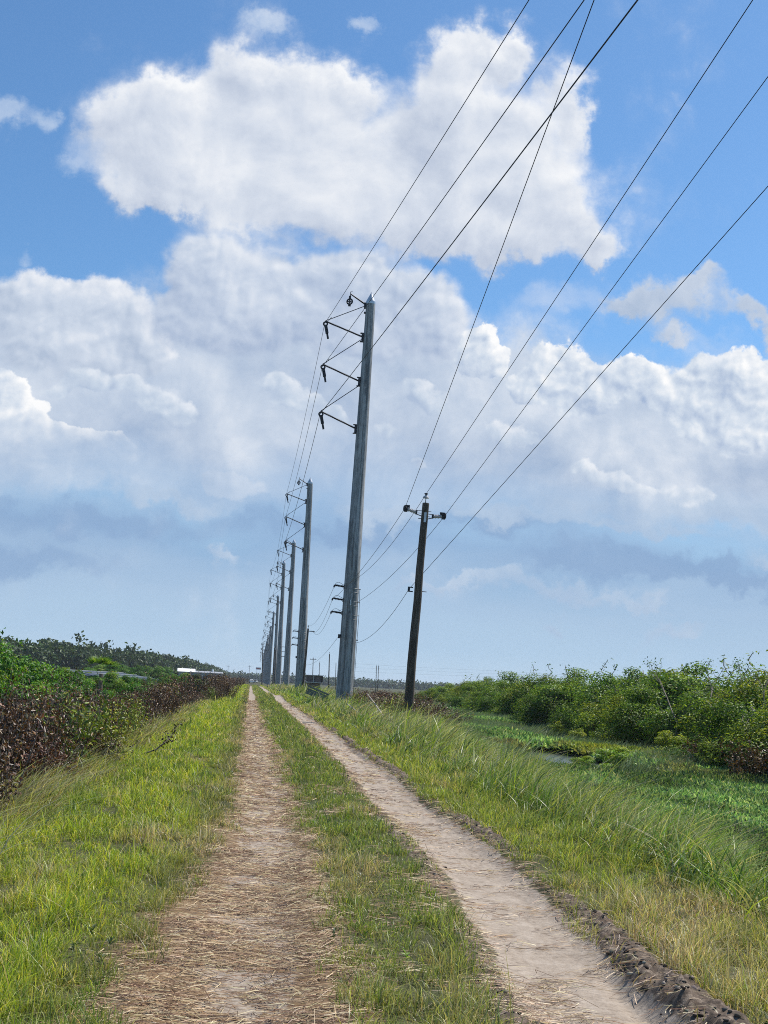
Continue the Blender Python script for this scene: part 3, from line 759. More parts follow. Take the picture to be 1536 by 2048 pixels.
# ------------------------------------------------------------------ grass
M_GRASS = mat_leaf('grass_blade', .50, .10)
M_LEAF = mat_leaf('bush_leaf', .42, .05, .12)
M_DEADLEAF = mat_leaf('dead_leaf', .20, .10, .10)
M_TREE = mat_leaf('tree_leaf', .25, .05, .10)
M_STEM = mat_plain('plant_stem', (.20, .16, .12), .85, 0, .35)
M_STRAW = mat_leaf('dry_straw', .12, .10, .06)
def scatter(y0, y1, xl, xr, dens, fall=1.15, yref=8.0, ratio=1.12):
    "points on the ground, thinning out with distance; xl, xr are functions of y"
    out = []; a = y0
    while a < y1:
        b = min(a*ratio, y1); ym = (a+b)/2; l, r = float(xl(ym)), float(xr(ym))
        n = int(dens*min(1.0, (yref/ym))**fall*(b-a)*max(0, r-l))
        y = rng.uniform(a, b, n); x = rng.uniform(0, 1, n)*(xr(y)-xl(y))+xl(y)
        out.append(np.stack([x, y], 1)); a = b
    return np.concatenate(out)
def thin(p, keep): return p[rng.uniform(0, 1, len(p)) < keep]
def k_(c): return lambda y: np.full(np.shape(y), float(c))
def blend(a, b, f): return a*(1-f[:, None]) + b*f[:, None]
LIME = [(.42, .50, .035), (.30, .43, .035), (.19, .32, .035), (.50, .48, .12), (.60, .53, .28), (.08, .14, .025)]
OLIVE = [(.19, .20, .08), (.11, .14, .045), (.32, .28, .16), (.42, .36, .24), (.055, .08, .028)]
GREEN = [(.10, .21, .026), (.17, .30, .032), (.28, .39, .055), (.045, .095, .018), (.42, .40, .18)]
STRAWC = [(.50, .41, .27), (.40, .33, .21), (.62, .54, .40), (.24, .18, .11)]
DRYC = [(.42, .30, .165), (.28, .175, .088), (.58, .46, .28), (.165, .090, .044), (.085, .046, .025)]
# --- mown grass of the verges and the strip between the tracks
p = scatter(5.6, 420, k_(-2.75), k_(4.5), 4200, 1.22)
x, y = p[:, 0], p[:, 1]; cl, cr = tracks(y)
sl, sr, st = masks(x, y)
mud = mud_mask(x, y)
lip = np.exp(-((x-(cr-.53))/.12)**2)*sstep(.46, .60, fbm(y*.5, y*0+9, 33, 3))
edge_n = (fbm(x*2.3, y*1.1, 71, 4)-.5)
inl = sstep(.26, .46, np.abs(x-cl+.05)+edge_n*.5 - .26*(1-sstep(7.5, 13, y))*(x < cl) - .14*(1-sstep(7, 12, y))*(x > cl))
inr = sstep(.40, .54, np.abs(x-cr)+edge_n*.3)
clump = sstep(.30, .52, fbm(x*4.5, y*3.2, 75, 3))
keep = inl*inr*(1-mud)*(1-.85*lip)*(.22+.78*clump)
m_keep = rng.uniform(0, 1, len(p)) < keep
p = p[m_keep]; x, y = p[:, 0], p[:, 1]; cl, cr = tracks(y); n = len(p)
dl = np.abs(x-cl); dr = np.abs(x-cr); dd = np.minimum(dl, dr)
left, med = (x < cl), (x > cl) & (x < cr)
patch = fbm(x*1.1, y*.45, 81, 4); patch2 = fbm(x*3.5, y*2.2, 83, 3)
c = np.where(left[:, None], pick(LIME, [3.5, 4, 4, 1.4, 1.4, 2.6], n), np.where(med[:, None], pick(GREEN, [4, 3.5, 2, 3.4, 1.6], n), pick(GREEN+LIME[:2], [2, 3, 3, 1, 2, 2, 2], n)))
c = blend(c, pick(OLIVE, [3, 3, 2, 2, 1], n), np.where(left, 1-sstep(.55, 1.15, dl+.7*(patch-.5)), .30)*sstep(.30, .55, patch2+.2)*.92)
c = blend(c, pick(GREEN, [3, 3, 2, 3, .5], n), np.where(left, sstep(.52, .66, fbm(x*1.7, y*.7, 85, 3))*.8, 0))
dry = np.where(left, sstep(.60, .74, patch)*.8, np.where(med, sstep(.56, .72, patch)*.8+.5*(1-sstep(7, 9.5, y))*patch2, sstep(.56, .72, patch)*.8 + .65*(1-sstep(8.0, 12.0, y))*(x > cr)))
c = blend(c, pick(STRAWC, [3, 3, 2, 2], n), np.clip(dry, 0, 1)*(rng.uniform(0, 1, n) < .75))
h = rng.gamma(4, .0155, n)*(.5+.9*sstep(.3, .7, patch2))
h = h*np.where(left, 1.15, np.where(med, .95, 1.25))*(.45+.55*sstep(.0, .35, dd-.35))
h = h*(1+.35*sstep(20, 80, y))*(.6+.8*clump[m_keep]) + .012
w = np.maximum(.0055, y*.00050)*rng.uniform(.6, 1.6, n)
nearm = y < 16
def emit(m, seg, lean_lo=.05, lean_hi=.75):
    q = p[m]; k = len(q)
    base = np.stack([q[:, 0], q[:, 1], zg(q[:, 0], q[:, 1])-.012], 1)
    wind = rng.uniform(0, 2*math.pi, k); wind = np.where(rng.uniform(0, 1, k) < .2, rng.normal(.1, .8, k), wind)
    return blades(base, h[m], w[m], rng.uniform(0, math.pi, k), wind, np.where(rng.uniform(0, 1, k) < .22, rng.uniform(.9, 2.1, k), rng.uniform(lean_lo, lean_hi, k)), c[m]*.42, seg, np.clip(c[m]*1.42, 0, .88))  # roots coloured darker for shade between blades, tips brighter
# low broad-leaved weeds among the grass
wp_ = scatter(5.8, 60, k_(-2.3), k_(4.2), 3.5, 1.0); wl_, wr_ = tracks(wp_[:, 1])
wp_ = wp_[(np.abs(wp_[:, 0]-wl_) > .5) & (np.abs(wp_[:, 0]-wr_) > .6) & (rng.uniform(0, 1, len(wp_)) < sstep(.42, .6, fbm(wp_[:, 0]*1.3, wp_[:, 1]*.8, 87, 3)))]
kw = 9; qw = np.repeat(wp_, kw, 0); nw = len(qw); dw = rdir(nw); dw[:, 2] = np.abs(dw[:, 2])*.5+.15
weeds = leaves(np.stack([qw[:, 0], qw[:, 1], zg(qw[:, 0], qw[:, 1])+rng.uniform(.01, .07, nw)], 1), dw, np.array([0, 0, 1.0])[None]+rdir(nw)*.3, rng.uniform(.025, .06, nw), rng.uniform(.012, .022, nw), np.repeat(pick(GREEN+[(.20, .20, .05)], [3, 1.5, .3, 4, .3, 1], len(wp_)), kw, 0)*.8)
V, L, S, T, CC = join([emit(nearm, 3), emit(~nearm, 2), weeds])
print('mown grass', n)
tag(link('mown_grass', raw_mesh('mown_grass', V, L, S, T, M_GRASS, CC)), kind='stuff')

# --- loose dry straw strewn over the ruts
p = scatter(5.6, 110, k_(-1.2), k_(3.6), 2600, 1.35)
x, y = p[:, 0], p[:, 1]; cl, cr = tracks(y); sl, sr, st = masks(x, y)
cover = sstep(.36, .62, fbm(x*1.6, y*3.0, 91, 4))
k1 = st*(.20+.80*cover)*(1-.80*np.exp(-((x-cl-.04)/.19)**2)*sstep(.40, .6, fbm(x*.8, y*.7, 93, 2)))
k2 = .13*cover*np.exp(-((x-cr)/.55)**4) + .22*np.exp(-((np.abs(x-cr)-.46)/.10)**2)*(1-.8*mud_mask(x, y))
k3 = .22*sstep(.5, .65, fbm(x*1.4, y*.8, 95, 3))*(x > cl)*(x < cr)
keep = np.clip(k1+k2+k3, 0, 1)
m = rng.uniform(0, 1, len(p)) < keep; p = p[m]; x, y = x[m], y[m]; n = len(p)
ln = rng.gamma(3.0, .030, n)+.02; th = np.maximum(.0034, y*.00036)*rng.uniform(.7, 1.6, n)
ang = np.where(rng.uniform(0, 1, n) < .72, rng.normal(0, .42, n), rng.uniform(-1.57, 1.57, n))
up = rng.uniform(-.10, .28, n); zb = zg(x, y)+rng.uniform(.003, .016, n)
dirv = np.stack([np.cos(ang), np.sin(ang), up*.5], 1); sidev = np.stack([-np.sin(ang), np.cos(ang), np.zeros(n)], 1)
bow = rng.normal(0, .16, n)*ln
P0_ = np.stack([x, y, zb], 1)-dirv*(ln*.5)[:, None]; P2_ = P0_+dirv*ln[:, None]; P1_ = P0_+dirv*(ln*.5)[:, None]+sidev*bow[:, None]; P1_[:, 2] += np.abs(bow)*.5
Vs = np.zeros((n, 6, 3), np.float32)
for i, q in enumerate((P0_, P1_, P2_)):
    q[:, 2] = np.maximum(q[:, 2], zg(q[:, 0], q[:, 1])+.003)
    Vs[:, 2*i] = q - sidev*th[:, None]*.5; Vs[:, 2*i+1] = q + sidev*th[:, None]*.5; Vs[:, 2*i+1, 2] += (th*.4)
o_ = (np.arange(n)*6)[:, None]; loops = (o_+np.array([0, 1, 3, 2, 2, 3, 5, 4])[None]).ravel()
cs = pick(DRYC, [3, 4, 2.5, 3.5, 3], n)
print('straw', n)
tag(link('dry_straw', raw_mesh('dry_straw', Vs.reshape(-1, 3), loops, np.arange(2*n)*4, np.full(2*n, 4), M_STRAW, np.repeat(cs, 6, 0))), kind='stuff')

# --- tall windswept grass of the right bank
p = scatter(7.0, 300, k_(3.55), lambda y: bank_edge(y)+1.1, 1150, 1.05)
x, y = p[:, 0], p[:, 1]; rise = sstep(3.55, 4.9, x + .9*(fbm(x*.9, y*.4, 101, 3)-.5)); tf = fbm(x*1.2, y*.5, 103, 4); tf2 = fbm(x*.35, y*.12, 105, 3)
m = rng.uniform(0, 1, len(p)) < (.35+.65*rise)*(.5+.5*sstep(.35, .5, tf)); p = p[m]; x, y, rise, tf, tf2 = x[m], y[m], rise[m], tf[m], tf2[m]; n = len(p)
h = (.14+.52*rise*rng.gamma(6, 1/6, n))*(.35+1.25*sstep(.28, .72, tf))*np.interp(y, [8, 14, 30, 60, 120], [.85, 1.05, 1.0, .80, .9])
c = pick(GREEN+LIME[:3], [3, 4, 4, 2, 1, 3, 3, 2], n)
c = blend(c, pick(STRAWC+[(.20, .13, .06)], [3, 3, 3, 2, 2], n), np.clip((1-rise)*.55*(1-sstep(8, 14, y)) + .75*sstep(.52, .70, tf2)*sstep(30, 60, y) + .18, 0, 1)*(rng.uniform(0, 1, n) < .7))
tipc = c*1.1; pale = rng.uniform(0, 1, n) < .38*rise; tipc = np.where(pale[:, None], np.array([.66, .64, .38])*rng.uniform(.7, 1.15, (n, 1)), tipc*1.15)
base = np.stack([x, y, zg(x, y)-.02], 1)
h = h*(1-.45*sstep(-1.6, .6, x-bank_edge(y)))
w = np.maximum(.010, y*.00066)*rng.uniform(.5, 1.8, n)
ld = rng.normal(.15, .75, n); le = np.clip(rng.normal(.75, .38, n), .05, 1.5)
print('tall grass', n)
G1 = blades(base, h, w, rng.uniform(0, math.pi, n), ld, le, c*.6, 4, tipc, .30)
# broad arching tufts and dead seed stalks scattered through it
tf_p = scatter(7.5, 140, k_(4.1), lambda y: bank_edge(y)+.2, 13.0, .6); tf_p = tf_p[rng.uniform(0, 1, len(tf_p)) < sstep(.42, .58, fbm(tf_p[:, 0]*.7, tf_p[:, 1]*.25, 107, 3))]
k = 15; q = np.repeat(tf_p, k, 0)+rng.normal(0, .07, (len(tf_p)*k, 2)); n2 = len(q); sz_ = np.repeat(rng.uniform(.5, 1.1, len(tf_p)), k)
tc_ = np.repeat(pick(GREEN+[(.44, .40, .20), (.34, .40, .12)], [3, 4, 3, 1, 1, 1.5, 2], len(tf_p), .1), k, 0)*rng.uniform(.75, 1.25, (n2, 1)); lean_d = np.where(rng.uniform(0, 1, n2) < .5, rng.normal(.1, .7, n2), rng.uniform(0, 6.28, n2))
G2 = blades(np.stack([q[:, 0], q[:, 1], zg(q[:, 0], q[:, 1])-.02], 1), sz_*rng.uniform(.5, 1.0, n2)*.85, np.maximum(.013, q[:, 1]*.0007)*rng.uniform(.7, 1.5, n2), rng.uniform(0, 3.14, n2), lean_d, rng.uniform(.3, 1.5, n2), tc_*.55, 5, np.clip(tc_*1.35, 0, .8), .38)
st_p = scatter(8, 120, k_(4.2), lambda y: bank_edge(y)+.6, 16, .8); n3_ = len(st_p)
G3 = blades(np.stack([st_p[:, 0], st_p[:, 1], zg(st_p[:, 0], st_p[:, 1])-.02], 1), rng.uniform(.35, .8, n3_), np.maximum(.007, st_p[:, 1]*.0006), rng.uniform(0, 3.14, n3_), rng.normal(.1, .6, n3_), rng.uniform(.1, .8, n3_), pick(STRAWC, [2, 3, 2, 2], n3_)*.7, 4, pick(STRAWC, [2, 2, 4, 1], n3_), .3)
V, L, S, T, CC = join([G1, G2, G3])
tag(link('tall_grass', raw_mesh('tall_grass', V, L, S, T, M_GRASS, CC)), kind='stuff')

# --- rank grass under the dead brush on the left
p = scatter(7.5, 130, lambda y: -3.2-.09*y, k_(-1.75), 1100, 1.15)
x, y = p[:, 0], p[:, 1]; d = -2.05-x + .7*(fbm(x*.9, y*.5, 111, 3)-.5)
rise = sstep(-.15, .8, d); m = rng.uniform(0, 1, len(p)) < (.25+.6*rise)*np.interp(d, [0, 1.5, 4], [1, .65, .25]); p, x, y, rise = p[m], x[m], y[m], rise[m]; n = len(p)
h = (.10+.26*rise*rng.gamma(5, 1/5, n)); c = pick(LIME+[(.30, .24, .13), (.16, .11, .06), (.08, .05, .03)], [1.5, 3, 3, 1.5, 2, 3, 3, 4, 4], n)
tipc = np.where((rng.uniform(0, 1, n) < .3)[:, None], np.array([.52, .50, .33]), c)
w = np.maximum(.006, y*.00044)*rng.uniform(.7, 1.4, n); ld = rng.normal(.15, .7, n)
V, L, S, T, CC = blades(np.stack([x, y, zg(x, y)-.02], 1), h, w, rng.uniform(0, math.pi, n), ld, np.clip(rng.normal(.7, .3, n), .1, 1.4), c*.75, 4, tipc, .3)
tag(link('rank_grass', raw_mesh('rank_grass', V, L, S, T, M_GRASS, CC)), kind='stuff')

# --- marsh: broad green leaves over the low wet ground
p = scatter(24, 210, lambda y: bank_edge(y)+.9, lambda y: np.interp(y, [24, 50, 100, 210], [17, 26, 40, 60]), 330, 1.25, 30.0)
x, y = p[:, 0], p[:, 1]
pool = np.zeros(len(p))
for (a_, b_, rx_, ry_) in POOLS: pool = np.maximum(pool, np.exp(-(((x-a_)/rx_)**2+((y-b_)/ry_)**2)**2))
kind_ = fbm(x*.16, y*.07, 121, 3); lush = fbm(x*.5, y*.3, 123, 3)
m = (rng.uniform(0, 1, len(p)) < (1-sstep(.08, .35, pool))*(.35+.65*sstep(.3, .5, lush))); p, x, y, kind_, lush = p[m], x[m], y[m], kind_[m], lush[m]; n = len(p)
k = 7; b3 = np.repeat(np.stack([x, y, zg(x, y)], 1), k, 0); nn_ = n*k
b3[:, :2] += rng.normal(0, .16, (nn_, 2)); hz_ = np.repeat(.10+.36*lush, k)*rng.uniform(.5, 1.15, nn_); b3[:, 2] += hz_
ax_ = rdir(nn_); ax_[:, 2] = np.abs(ax_[:, 2])*.9+.25; nr_ = rdir(nn_); nr_[:, 2] = np.abs(nr_[:, 2])+.3
MARSHC = [(.15, .28, .095), (.24, .39, .15), (.36, .48, .23), (.070, .14, .05), (.50, .54, .30)]
c = pick(MARSHC, [4, 4, 2.5, 2.5, 1], nn_)*np.repeat(.55+.9*sstep(.3, .7, fbm(x*.35, y*.16, 125, 4)), k)[:, None]
brn = np.repeat(sstep(.60, .70, fbm(x*.45, y*.2, 129, 3))*sstep(45, 60, y), k); c = blend(c, pick([(.22, .16, .09), (.30, .25, .15), (.12, .09, .06)], [2, 2, 2], nn_), brn*.8)
yel = np.repeat(np.exp(-(((x-19.8)/1.7)**2+((y-71)/6)**2)**2), k); c = blend(c, pick([(.34, .36, .07), (.28, .34, .06)], [1, 1], nn_), yel)
sc = np.repeat(np.clip(y/38, .8, 2.4), k)
V, L, S, T, CC = leaves(b3, ax_, nr_, rng.uniform(.12, .24, nn_)*sc, rng.uniform(.05, .10, nn_)*sc, c)
# pale reeds farther back and at the pool rims
p = scatter(55, 240, lambda y: bank_edge(y)+1.0, lambda y: np.interp(y, [55, 90, 240], [23, 34, 36]), 130, .8, 60.0)
x, y = p[:, 0], p[:, 1]; m = (rng.uniform(0, 1, len(p)) < sstep(.40, .55, fbm(x*.18, y*.09, 127, 3))*(1-np.max([np.exp(-(((x-a_)/rx_)**2+((y-b_)/ry_)**2)**2) for (a_, b_, rx_, ry_) in POOLS], 0))); p = p[m]; x, y = p[:, 0], p[:, 1]; n = len(p)
rp = blades(np.stack([x, y, zg(x, y)], 1), rng.uniform(.6, 1.25, n), np.maximum(.02, y*.0005)*rng.uniform(.7, 1.3, n), rng.uniform(0, 3.14, n), rng.normal(.2, .6, n), rng.uniform(.2, .9, n), pick([(.11, .20, .09), (.16, .25, .12), (.22, .28, .14)], [3, 3, 2], n), 3, pick([(.30, .36, .22), (.2, .28, .14)], [1, 1], n))
V, L, S, T, CC = join([(V, L, S, T, CC), rp])
print('marsh leaves', nn_, n)
tag(link('marsh_plants', raw_mesh('marsh_plants', V, L, S, T, M_LEAF, CC)), kind='stuff')

# ------------------------------------------------------------------ bushes
def bush_proto(name, nl, leaf, palette, wts, lumps=26, seed=1, flat=.85, twigs=0, lsize=(.24, .42)):
    "unit bush: about 1 across the radius and 1.5 tall, leaves on many small clumps; returns the root"
    global rng
    keep_rng = rng; rng = np.random.default_rng(seed)
    C_ = []
    for i in range(lumps):
        a = rng.uniform(0, 6.283); q = rng.uniform(0, 1)**.6; hh = rng.uniform(.15, 1.0)
        rr = .85*q*(1-.55*hh**2.2)
        C_.append((rr*math.cos(a), rr*math.sin(a), hh*1.25*(1-.25*q**2)+.10, rng.uniform(*lsize)*(1.0-.35*hh)))
    C_ = np.array(C_)
    vol = C_[:, 3]**2; which = rng.choice(lumps, nl, p=vol/vol.sum())
    d = rdir(nl); d[:, 2] = d[:, 2]*.8+.12
    rad = C_[which, 3]*(1-.55*rng.uniform(0, 1, nl)**2.2)*rng.uniform(.85, 1.22, nl)
    pos = C_[which, :3] + d*rad[:, None]*np.array([1, 1, flat]); pos[:, 2] = np.maximum(pos[:, 2], .03)
    nr = d*.9 + rdir(nl)*.75 + np.array([0, 0, .5]); ax = np.cross(nr, rdir(nl)) + np.array([0, 0, -.15])
    col = pick(palette, wts, nl, .15)*(rng.uniform(.78, 1.25, lumps)[which])[:, None]
    hue = rng.uniform(0, 1, lumps)[which] < .18
    col = np.where(hue[:, None], col*np.array([1.35, 1.12, .8]), col)
    lf = leaves(pos, ax, nr, rng.uniform(.7, 1.3, nl)*leaf, rng.uniform(.42, .62, nl)*leaf, col)
    root = empty(name, (0, 0, 0))
    mb = MB()
    for i in range(min(lumps, 14)):
        c_ = Vector(C_[i, :3]); mid = Vector((c_.x*.35, c_.y*.35, c_.z*.5)) + Vector(rng.normal(0, .05, 3))
        mb.tube([(rng.normal(0, .05), rng.normal(0, .05), -.08), mid, c_], [.022, .014, .006], 5, False)
    for i in range(twigs):
        c_ = C_[rng.integers(lumps)]; a = Vector((c_[0], c_[1], c_[2]+c_[3]*.6)); q = a
        for s_ in range(3):
            b_ = q + Vector((rng.normal(0, .06), rng.normal(0, .06), rng.uniform(.06, .13))); mb.tube([q, b_], [.006, .004], 4, False); q = b_
            m_ = 4; pp = np.array(q)+rng.normal(0, .04, (m_, 3)); lf = join([lf, leaves(pp, rdir(m_), rdir(m_), np.full(m_, leaf*1.2), np.full(m_, leaf*.6), pick(palette, wts, m_))])
    st = mb.build('stems', M_STEM, root)
    link('foliage', raw_mesh('foliage', *lf[:4], M_LEAF, lf[4]), root)
    rng = keep_rng
    return root
USED = set()
def put(proto, loc, rz, sc, label, cat, group):
    if proto.name in USED: o = copy_tree(proto)
    else: o = proto; USED.add(proto.name)
    o.location = loc; o.rotation_euler = (rng.normal(0, .04), rng.normal(0, .04), rz); o.scale = sc
    return tag(o, label, cat, group)
MANG = [(.085, .165, .020), (.13, .225, .026), (.20, .30, .036), (.050, .10, .016), (.28, .34, .06)]
BR = [bush_proto('bush', 15000, .050, MANG, [3, 4, 3, 2, .8], 30+6*(i % 3), 100+i, .75+.1*(i % 3), 5, (.15, .46)) for i in range(5)]
PXT = [840, 870, 900, 950, 1010, 1080, 1150, 1220, 1275, 1340, 1400, 1440, 1500, 1560, 1640, 1760]
PYT = [1376, 1370, 1366, 1358, 1345, 1350, 1341, 1336, 1322, 1336, 1333, 1330, 1345, 1348, 1350, 1350]
rows = [  # depth as a function of the photo column, share of the skyline height, share label
 (lambda px: np.interp(px, [840, 900, 1080, 1300, 1540, 1760], [215, 190, 118, 84, 56, 46]), .45, 62, 'low front-row green bush at the edge of the marsh thicket', 'front row bushes of the marsh thicket'),
 (lambda px: np.interp(px, [840, 900, 1080, 1300, 1540, 1760], [230, 205, 128, 92, 63, 52]), .78, 64, 'mid-height green bush in the middle of the marsh thicket', 'middle row bushes of the marsh thicket'),
 (lambda px: np.interp(px, [840, 900, 1080, 1300, 1540, 1760], [250, 220, 140, 104, 74, 60]), 1.0, 58, 'tall dark green bush on the skyline of the marsh thicket', 'skyline bushes of the marsh thicket')]
for dep, share, step_, lab, grp in rows:
    px = 848 + rng.uniform(0, 30)
    while px < 1740:
        Yb = float(dep(px))*rng.uniform(.95, 1.05); ty = np.interp(px, PXT, PYT)
        hz_y = HY + (px-HX)*math.tan(ROLL); top = at(px, hz_y + (ty-hz_y)*share*rng.uniform(.82, 1.12) + (0 if share > .9 else (1-share)*28), Yb)
        gz = float(zg(top.x, Yb)); hgt = max(1.6, top.z-gz)
        wid = hgt*rng.uniform(.78, 1.10)
        put(BR[rng.integers(5)], (top.x, Yb, gz), rng.uniform(0, 6.28), (wid, wid, hgt/1.38), lab, 'bush', grp)
        px += wid*FPX/Yb*rng.uniform(.55, .85)
YW = [(.24, .34, .040), (.17, .27, .030), (.34, .40, .07), (.09, .16, .022)]
BY = [bush_proto('bush', 5000, .075, YW, [3, 3, 1.5, 2], 18, 150+i, .7, 4, (.18, .42)) for i in range(2)]
for i in range(9):
    px = 1050+i*50+rng.uniform(-14, 14); Yb = float(np.interp(px, [840, 900, 1080, 1300, 1540], [205, 180, 110, 78, 50]))*rng.uniform(.92, 1.02); q = at(px, 1450, Yb); gz = float(zg(q.x, Yb)); s_ = rng.uniform(.9, 1.9)
    put(BY[i % 2], (q.x, Yb, gz), i*1.9, (s_, s_, s_*rng.uniform(.7, 1.1)), 'low yellow-green shrub along the front foot of the marsh thicket', 'bush', 'yellow-green shrubs before the thicket')
BM = bush_proto('bush', 4000, .085, [(.34, .48, .07), (.28, .43, .06), (.20, .33, .045)], [3, 3, 2], 16, 170, .7, 0, (.2, .4))
for px, s_, lab in ((1165, 1.0, 'bright yellow mound of weeds beside the marsh pool'), (1225, 1.5, 'larger lime green mound of weeds right of the bright yellow one by the pool')):
    q = at(px, 1495, 62); put(BM, (q.x, 62, float(zg(q.x, 62))), px*.1, (s_*1.1, s_, s_*.55), lab, 'weed', 'weed mounds by the marsh pool')
LG = [(.060, .16, .020), (.085, .22, .028), (.14, .28, .040), (.040, .10, .018), (.22, .31, .05)]
BL = [bush_proto('bush', 9000, .066, LG, [3, 4, 3, 2, .8], 24, 200+i, .85, 2) for i in range(4)]
def left_row(px0, px1, dep, top_y, jit, lab, grp, wk=(.6, .8), gap=(.6, .9)):
    px = px0
    while px < px1:
        Yb = float(dep(px))*rng.uniform(.95, 1.06); top = at(px, float(top_y(px))+rng.uniform(-jit, jit), Yb); gz = float(zg(top.x, Yb)); hgt = max(.9, top.z-gz)
        wid = hgt*rng.uniform(*wk)
        put(BL[rng.integers(4)], (top.x, Yb, gz), rng.uniform(0, 6.28), (wid, wid, hgt/1.38), lab, 'bush', grp)
        px += wid*FPX/Yb*rng.uniform(*gap)
left_row(-160, 190, lambda p: np.interp(p, [-160, 190], [36, 62]), lambda p: np.interp(p, [-160, 0, 60, 130, 190], [1285, 1292, 1312, 1335, 1345]), 7, 'bright green bush behind the dead brush at the left frame edge', 'tall green bushes behind the dead brush')
left_row(-120, 420, lambda p: np.interp(p, [-120, 200, 420], [30, 62, 110]), lambda p: np.interp(p, [-120, 0, 120, 200, 300, 420], [1352, 1352, 1370, 1374, 1362, 1358]), 8, 'low green bush standing directly behind the dark dead brush', 'low green bushes behind the dead brush')
left_row(130, 440, lambda p: np.interp(p, [130, 440], [95, 190]), lambda p: np.interp(p, [130, 200, 300, 440], [1345, 1350, 1352, 1352]), 4, 'small green bush in front of the long panel rows', 'small green bushes near the panel rows')
left_row(175, 345, lambda p: np.interp(p, [170, 400], [330, 400]), lambda p: np.interp(p, [170, 220, 300, 350], [1336, 1329, 1331, 1338]), 2, 'green tree-like bush in the hedge behind the panel rows', 'hedge behind the panel rows', (.8, 1.1), (.5, .8))

# ------------------------------------------------------------------ dead brush and weeds
DEADC = [(.090, .046, .028), (.15, .076, .042), (.048, .027, .019), (.24, .135, .072), (.48, .36, .21)]
def dead_proto(name, seed, nst=22, nlf=34, spread=.55, lw=.075, hgt=1.5, pal=DEADC, wts=(4, 4, 4, 2, .6), lean=(0, 0)):
    global rng
    kr = rng; rng = np.random.default_rng(seed)
    mb = MB(); P_, A_, = [], []
    for i in range(nst):
        a = rng.uniform(0, 6.28); r0 = spread*rng.uniform(0, 1)**.6; H_ = hgt*rng.uniform(.55, 1.0)
        x0, y0 = r0*math.cos(a), r0*math.sin(a); lx, ly = rng.normal(lean[0], .20), rng.normal(lean[1], .20)
        pts = [Vector((x0+lx*t*H_+.04*math.sin(5*t+i), y0+ly*t*H_, t*H_-.05*(t == 0))) for t in (0, .35, .7, 1.0)]
        mb.tube(pts, [.010, .008, .006, .003], 4, False)
        for j in range(nlf):
            t = rng.uniform(.18, 1.02); s = min(2, int(t*3)); q = pts[s].lerp(pts[s+1], min(1, t*3-s))
            P_.append(np.array(q)+rng.normal(0, .035+.06*(1-abs(t-.6)), 3)); A_.append([rng.normal(0, .7), rng.normal(0, .7), rng.normal(-.5, .6)])
    P_ = np.array(P_); A_ = np.array(A_); n = len(P_)
    lf = leaves(P_, A_, rdir(n), rng.uniform(.6, 1.4, n)*lw, rng.uniform(.3, .6, n)*lw, pick(pal, wts, n, .25), .5)
    root = empty(name, (0, 0, 0)); mb.build('stems', M_STEM, root)
    link('withered_leaves', raw_mesh('withered_leaves', *lf[:4], M_DEADLEAF, lf[4]), root); rng = kr
    return root
DB = [dead_proto('dead_shrub', 300+i, 36+6*i, 50, .78, .085, 1.55, lean=(.10, 0)) for i in range(4)]
def dead_row(px0, px1, dep, top_y, jit, lab, grp, gap=(.55, .85), wid=(.85, 1.25)):
    px = px0
    while px < px1:
        Yb = float(dep(px))*rng.uniform(.94, 1.07); top = at(px, float(top_y(px))+rng.uniform(-jit, jit), Yb); gz = float(zg(top.x, Yb)); hgt = max(.5, top.z-gz)
        s = rng.uniform(*wid)*max(.8, min(1.4, hgt/1.5))
        put(DB[rng.integers(4)], (top.x, Yb, gz), rng.uniform(0, 6.28), (s, s, hgt/1.45), lab, 'dead shrub', grp)
        px += s*1.2*FPX/Yb*rng.uniform(*gap)
dead_row(-90, 120, lambda p: np.interp(p, [-90, 120], [17, 24]), lambda p: np.interp(p, [-90, 0, 120], [1412, 1412, 1395]), 14, 'near dark brown withered shrub at the left edge of the photo', 'nearest withered shrubs on the left')
dead_row(-60, 240, lambda p: np.interp(p, [-60, 240], [15.5, 27]), lambda p: np.interp(p, [-60, 60, 150, 240], [1500, 1480, 1475, 1470]), 16, 'low withered brown weed at the foot of the dead brush by the grass verge', 'low withered weeds by the left verge', (.8, 1.1))
dead_row(-80, 130, lambda p: np.interp(p, [-80, 130], [20, 29]), lambda p: np.interp(p, [-80, 0, 130], [1450, 1440, 1395]), 14, 'dark brown withered shrub just behind the nearest ones on the left', 'second row of withered shrubs on the left')
dead_row(60, 330, lambda p: np.interp(p, [60, 330], [22, 50]), lambda p: np.interp(p, [60, 130, 200, 260, 330], [1400, 1378, 1405, 1395, 1374]), 8, 'dark withered shrub in the middle of the left dead hedge', 'middle withered shrubs of the left dead hedge')
dead_row(230, 445, lambda p: np.interp(p, [230, 330, 445], [40, 60, 125]), lambda p: np.interp(p, [230, 300, 360, 400, 445], [1392, 1372, 1352, 1349, 1351]), 4, 'dark withered shrub in the far part of the left dead hedge along the grass', 'far withered shrubs of the left dead hedge', (.40, .65))
dead_row(300, 455, lambda p: np.interp(p, [300, 455], [48, 110]), lambda p: np.interp(p, [300, 380, 455], [1412, 1385, 1362]), 5, 'knee-high withered weed along the far left grass edge', 'knee-high withered weeds on the far left', (.6, .9))
dead_row(440, 492, lambda p: np.interp(p, [440, 492], [160, 420]), lambda p: np.interp(p, [440, 492], [1353, 1356]), 1, 'far withered shrub at the end of the left dead hedge', 'farthest withered shrubs on the left', (.4, .6), (1.2, 1.6))
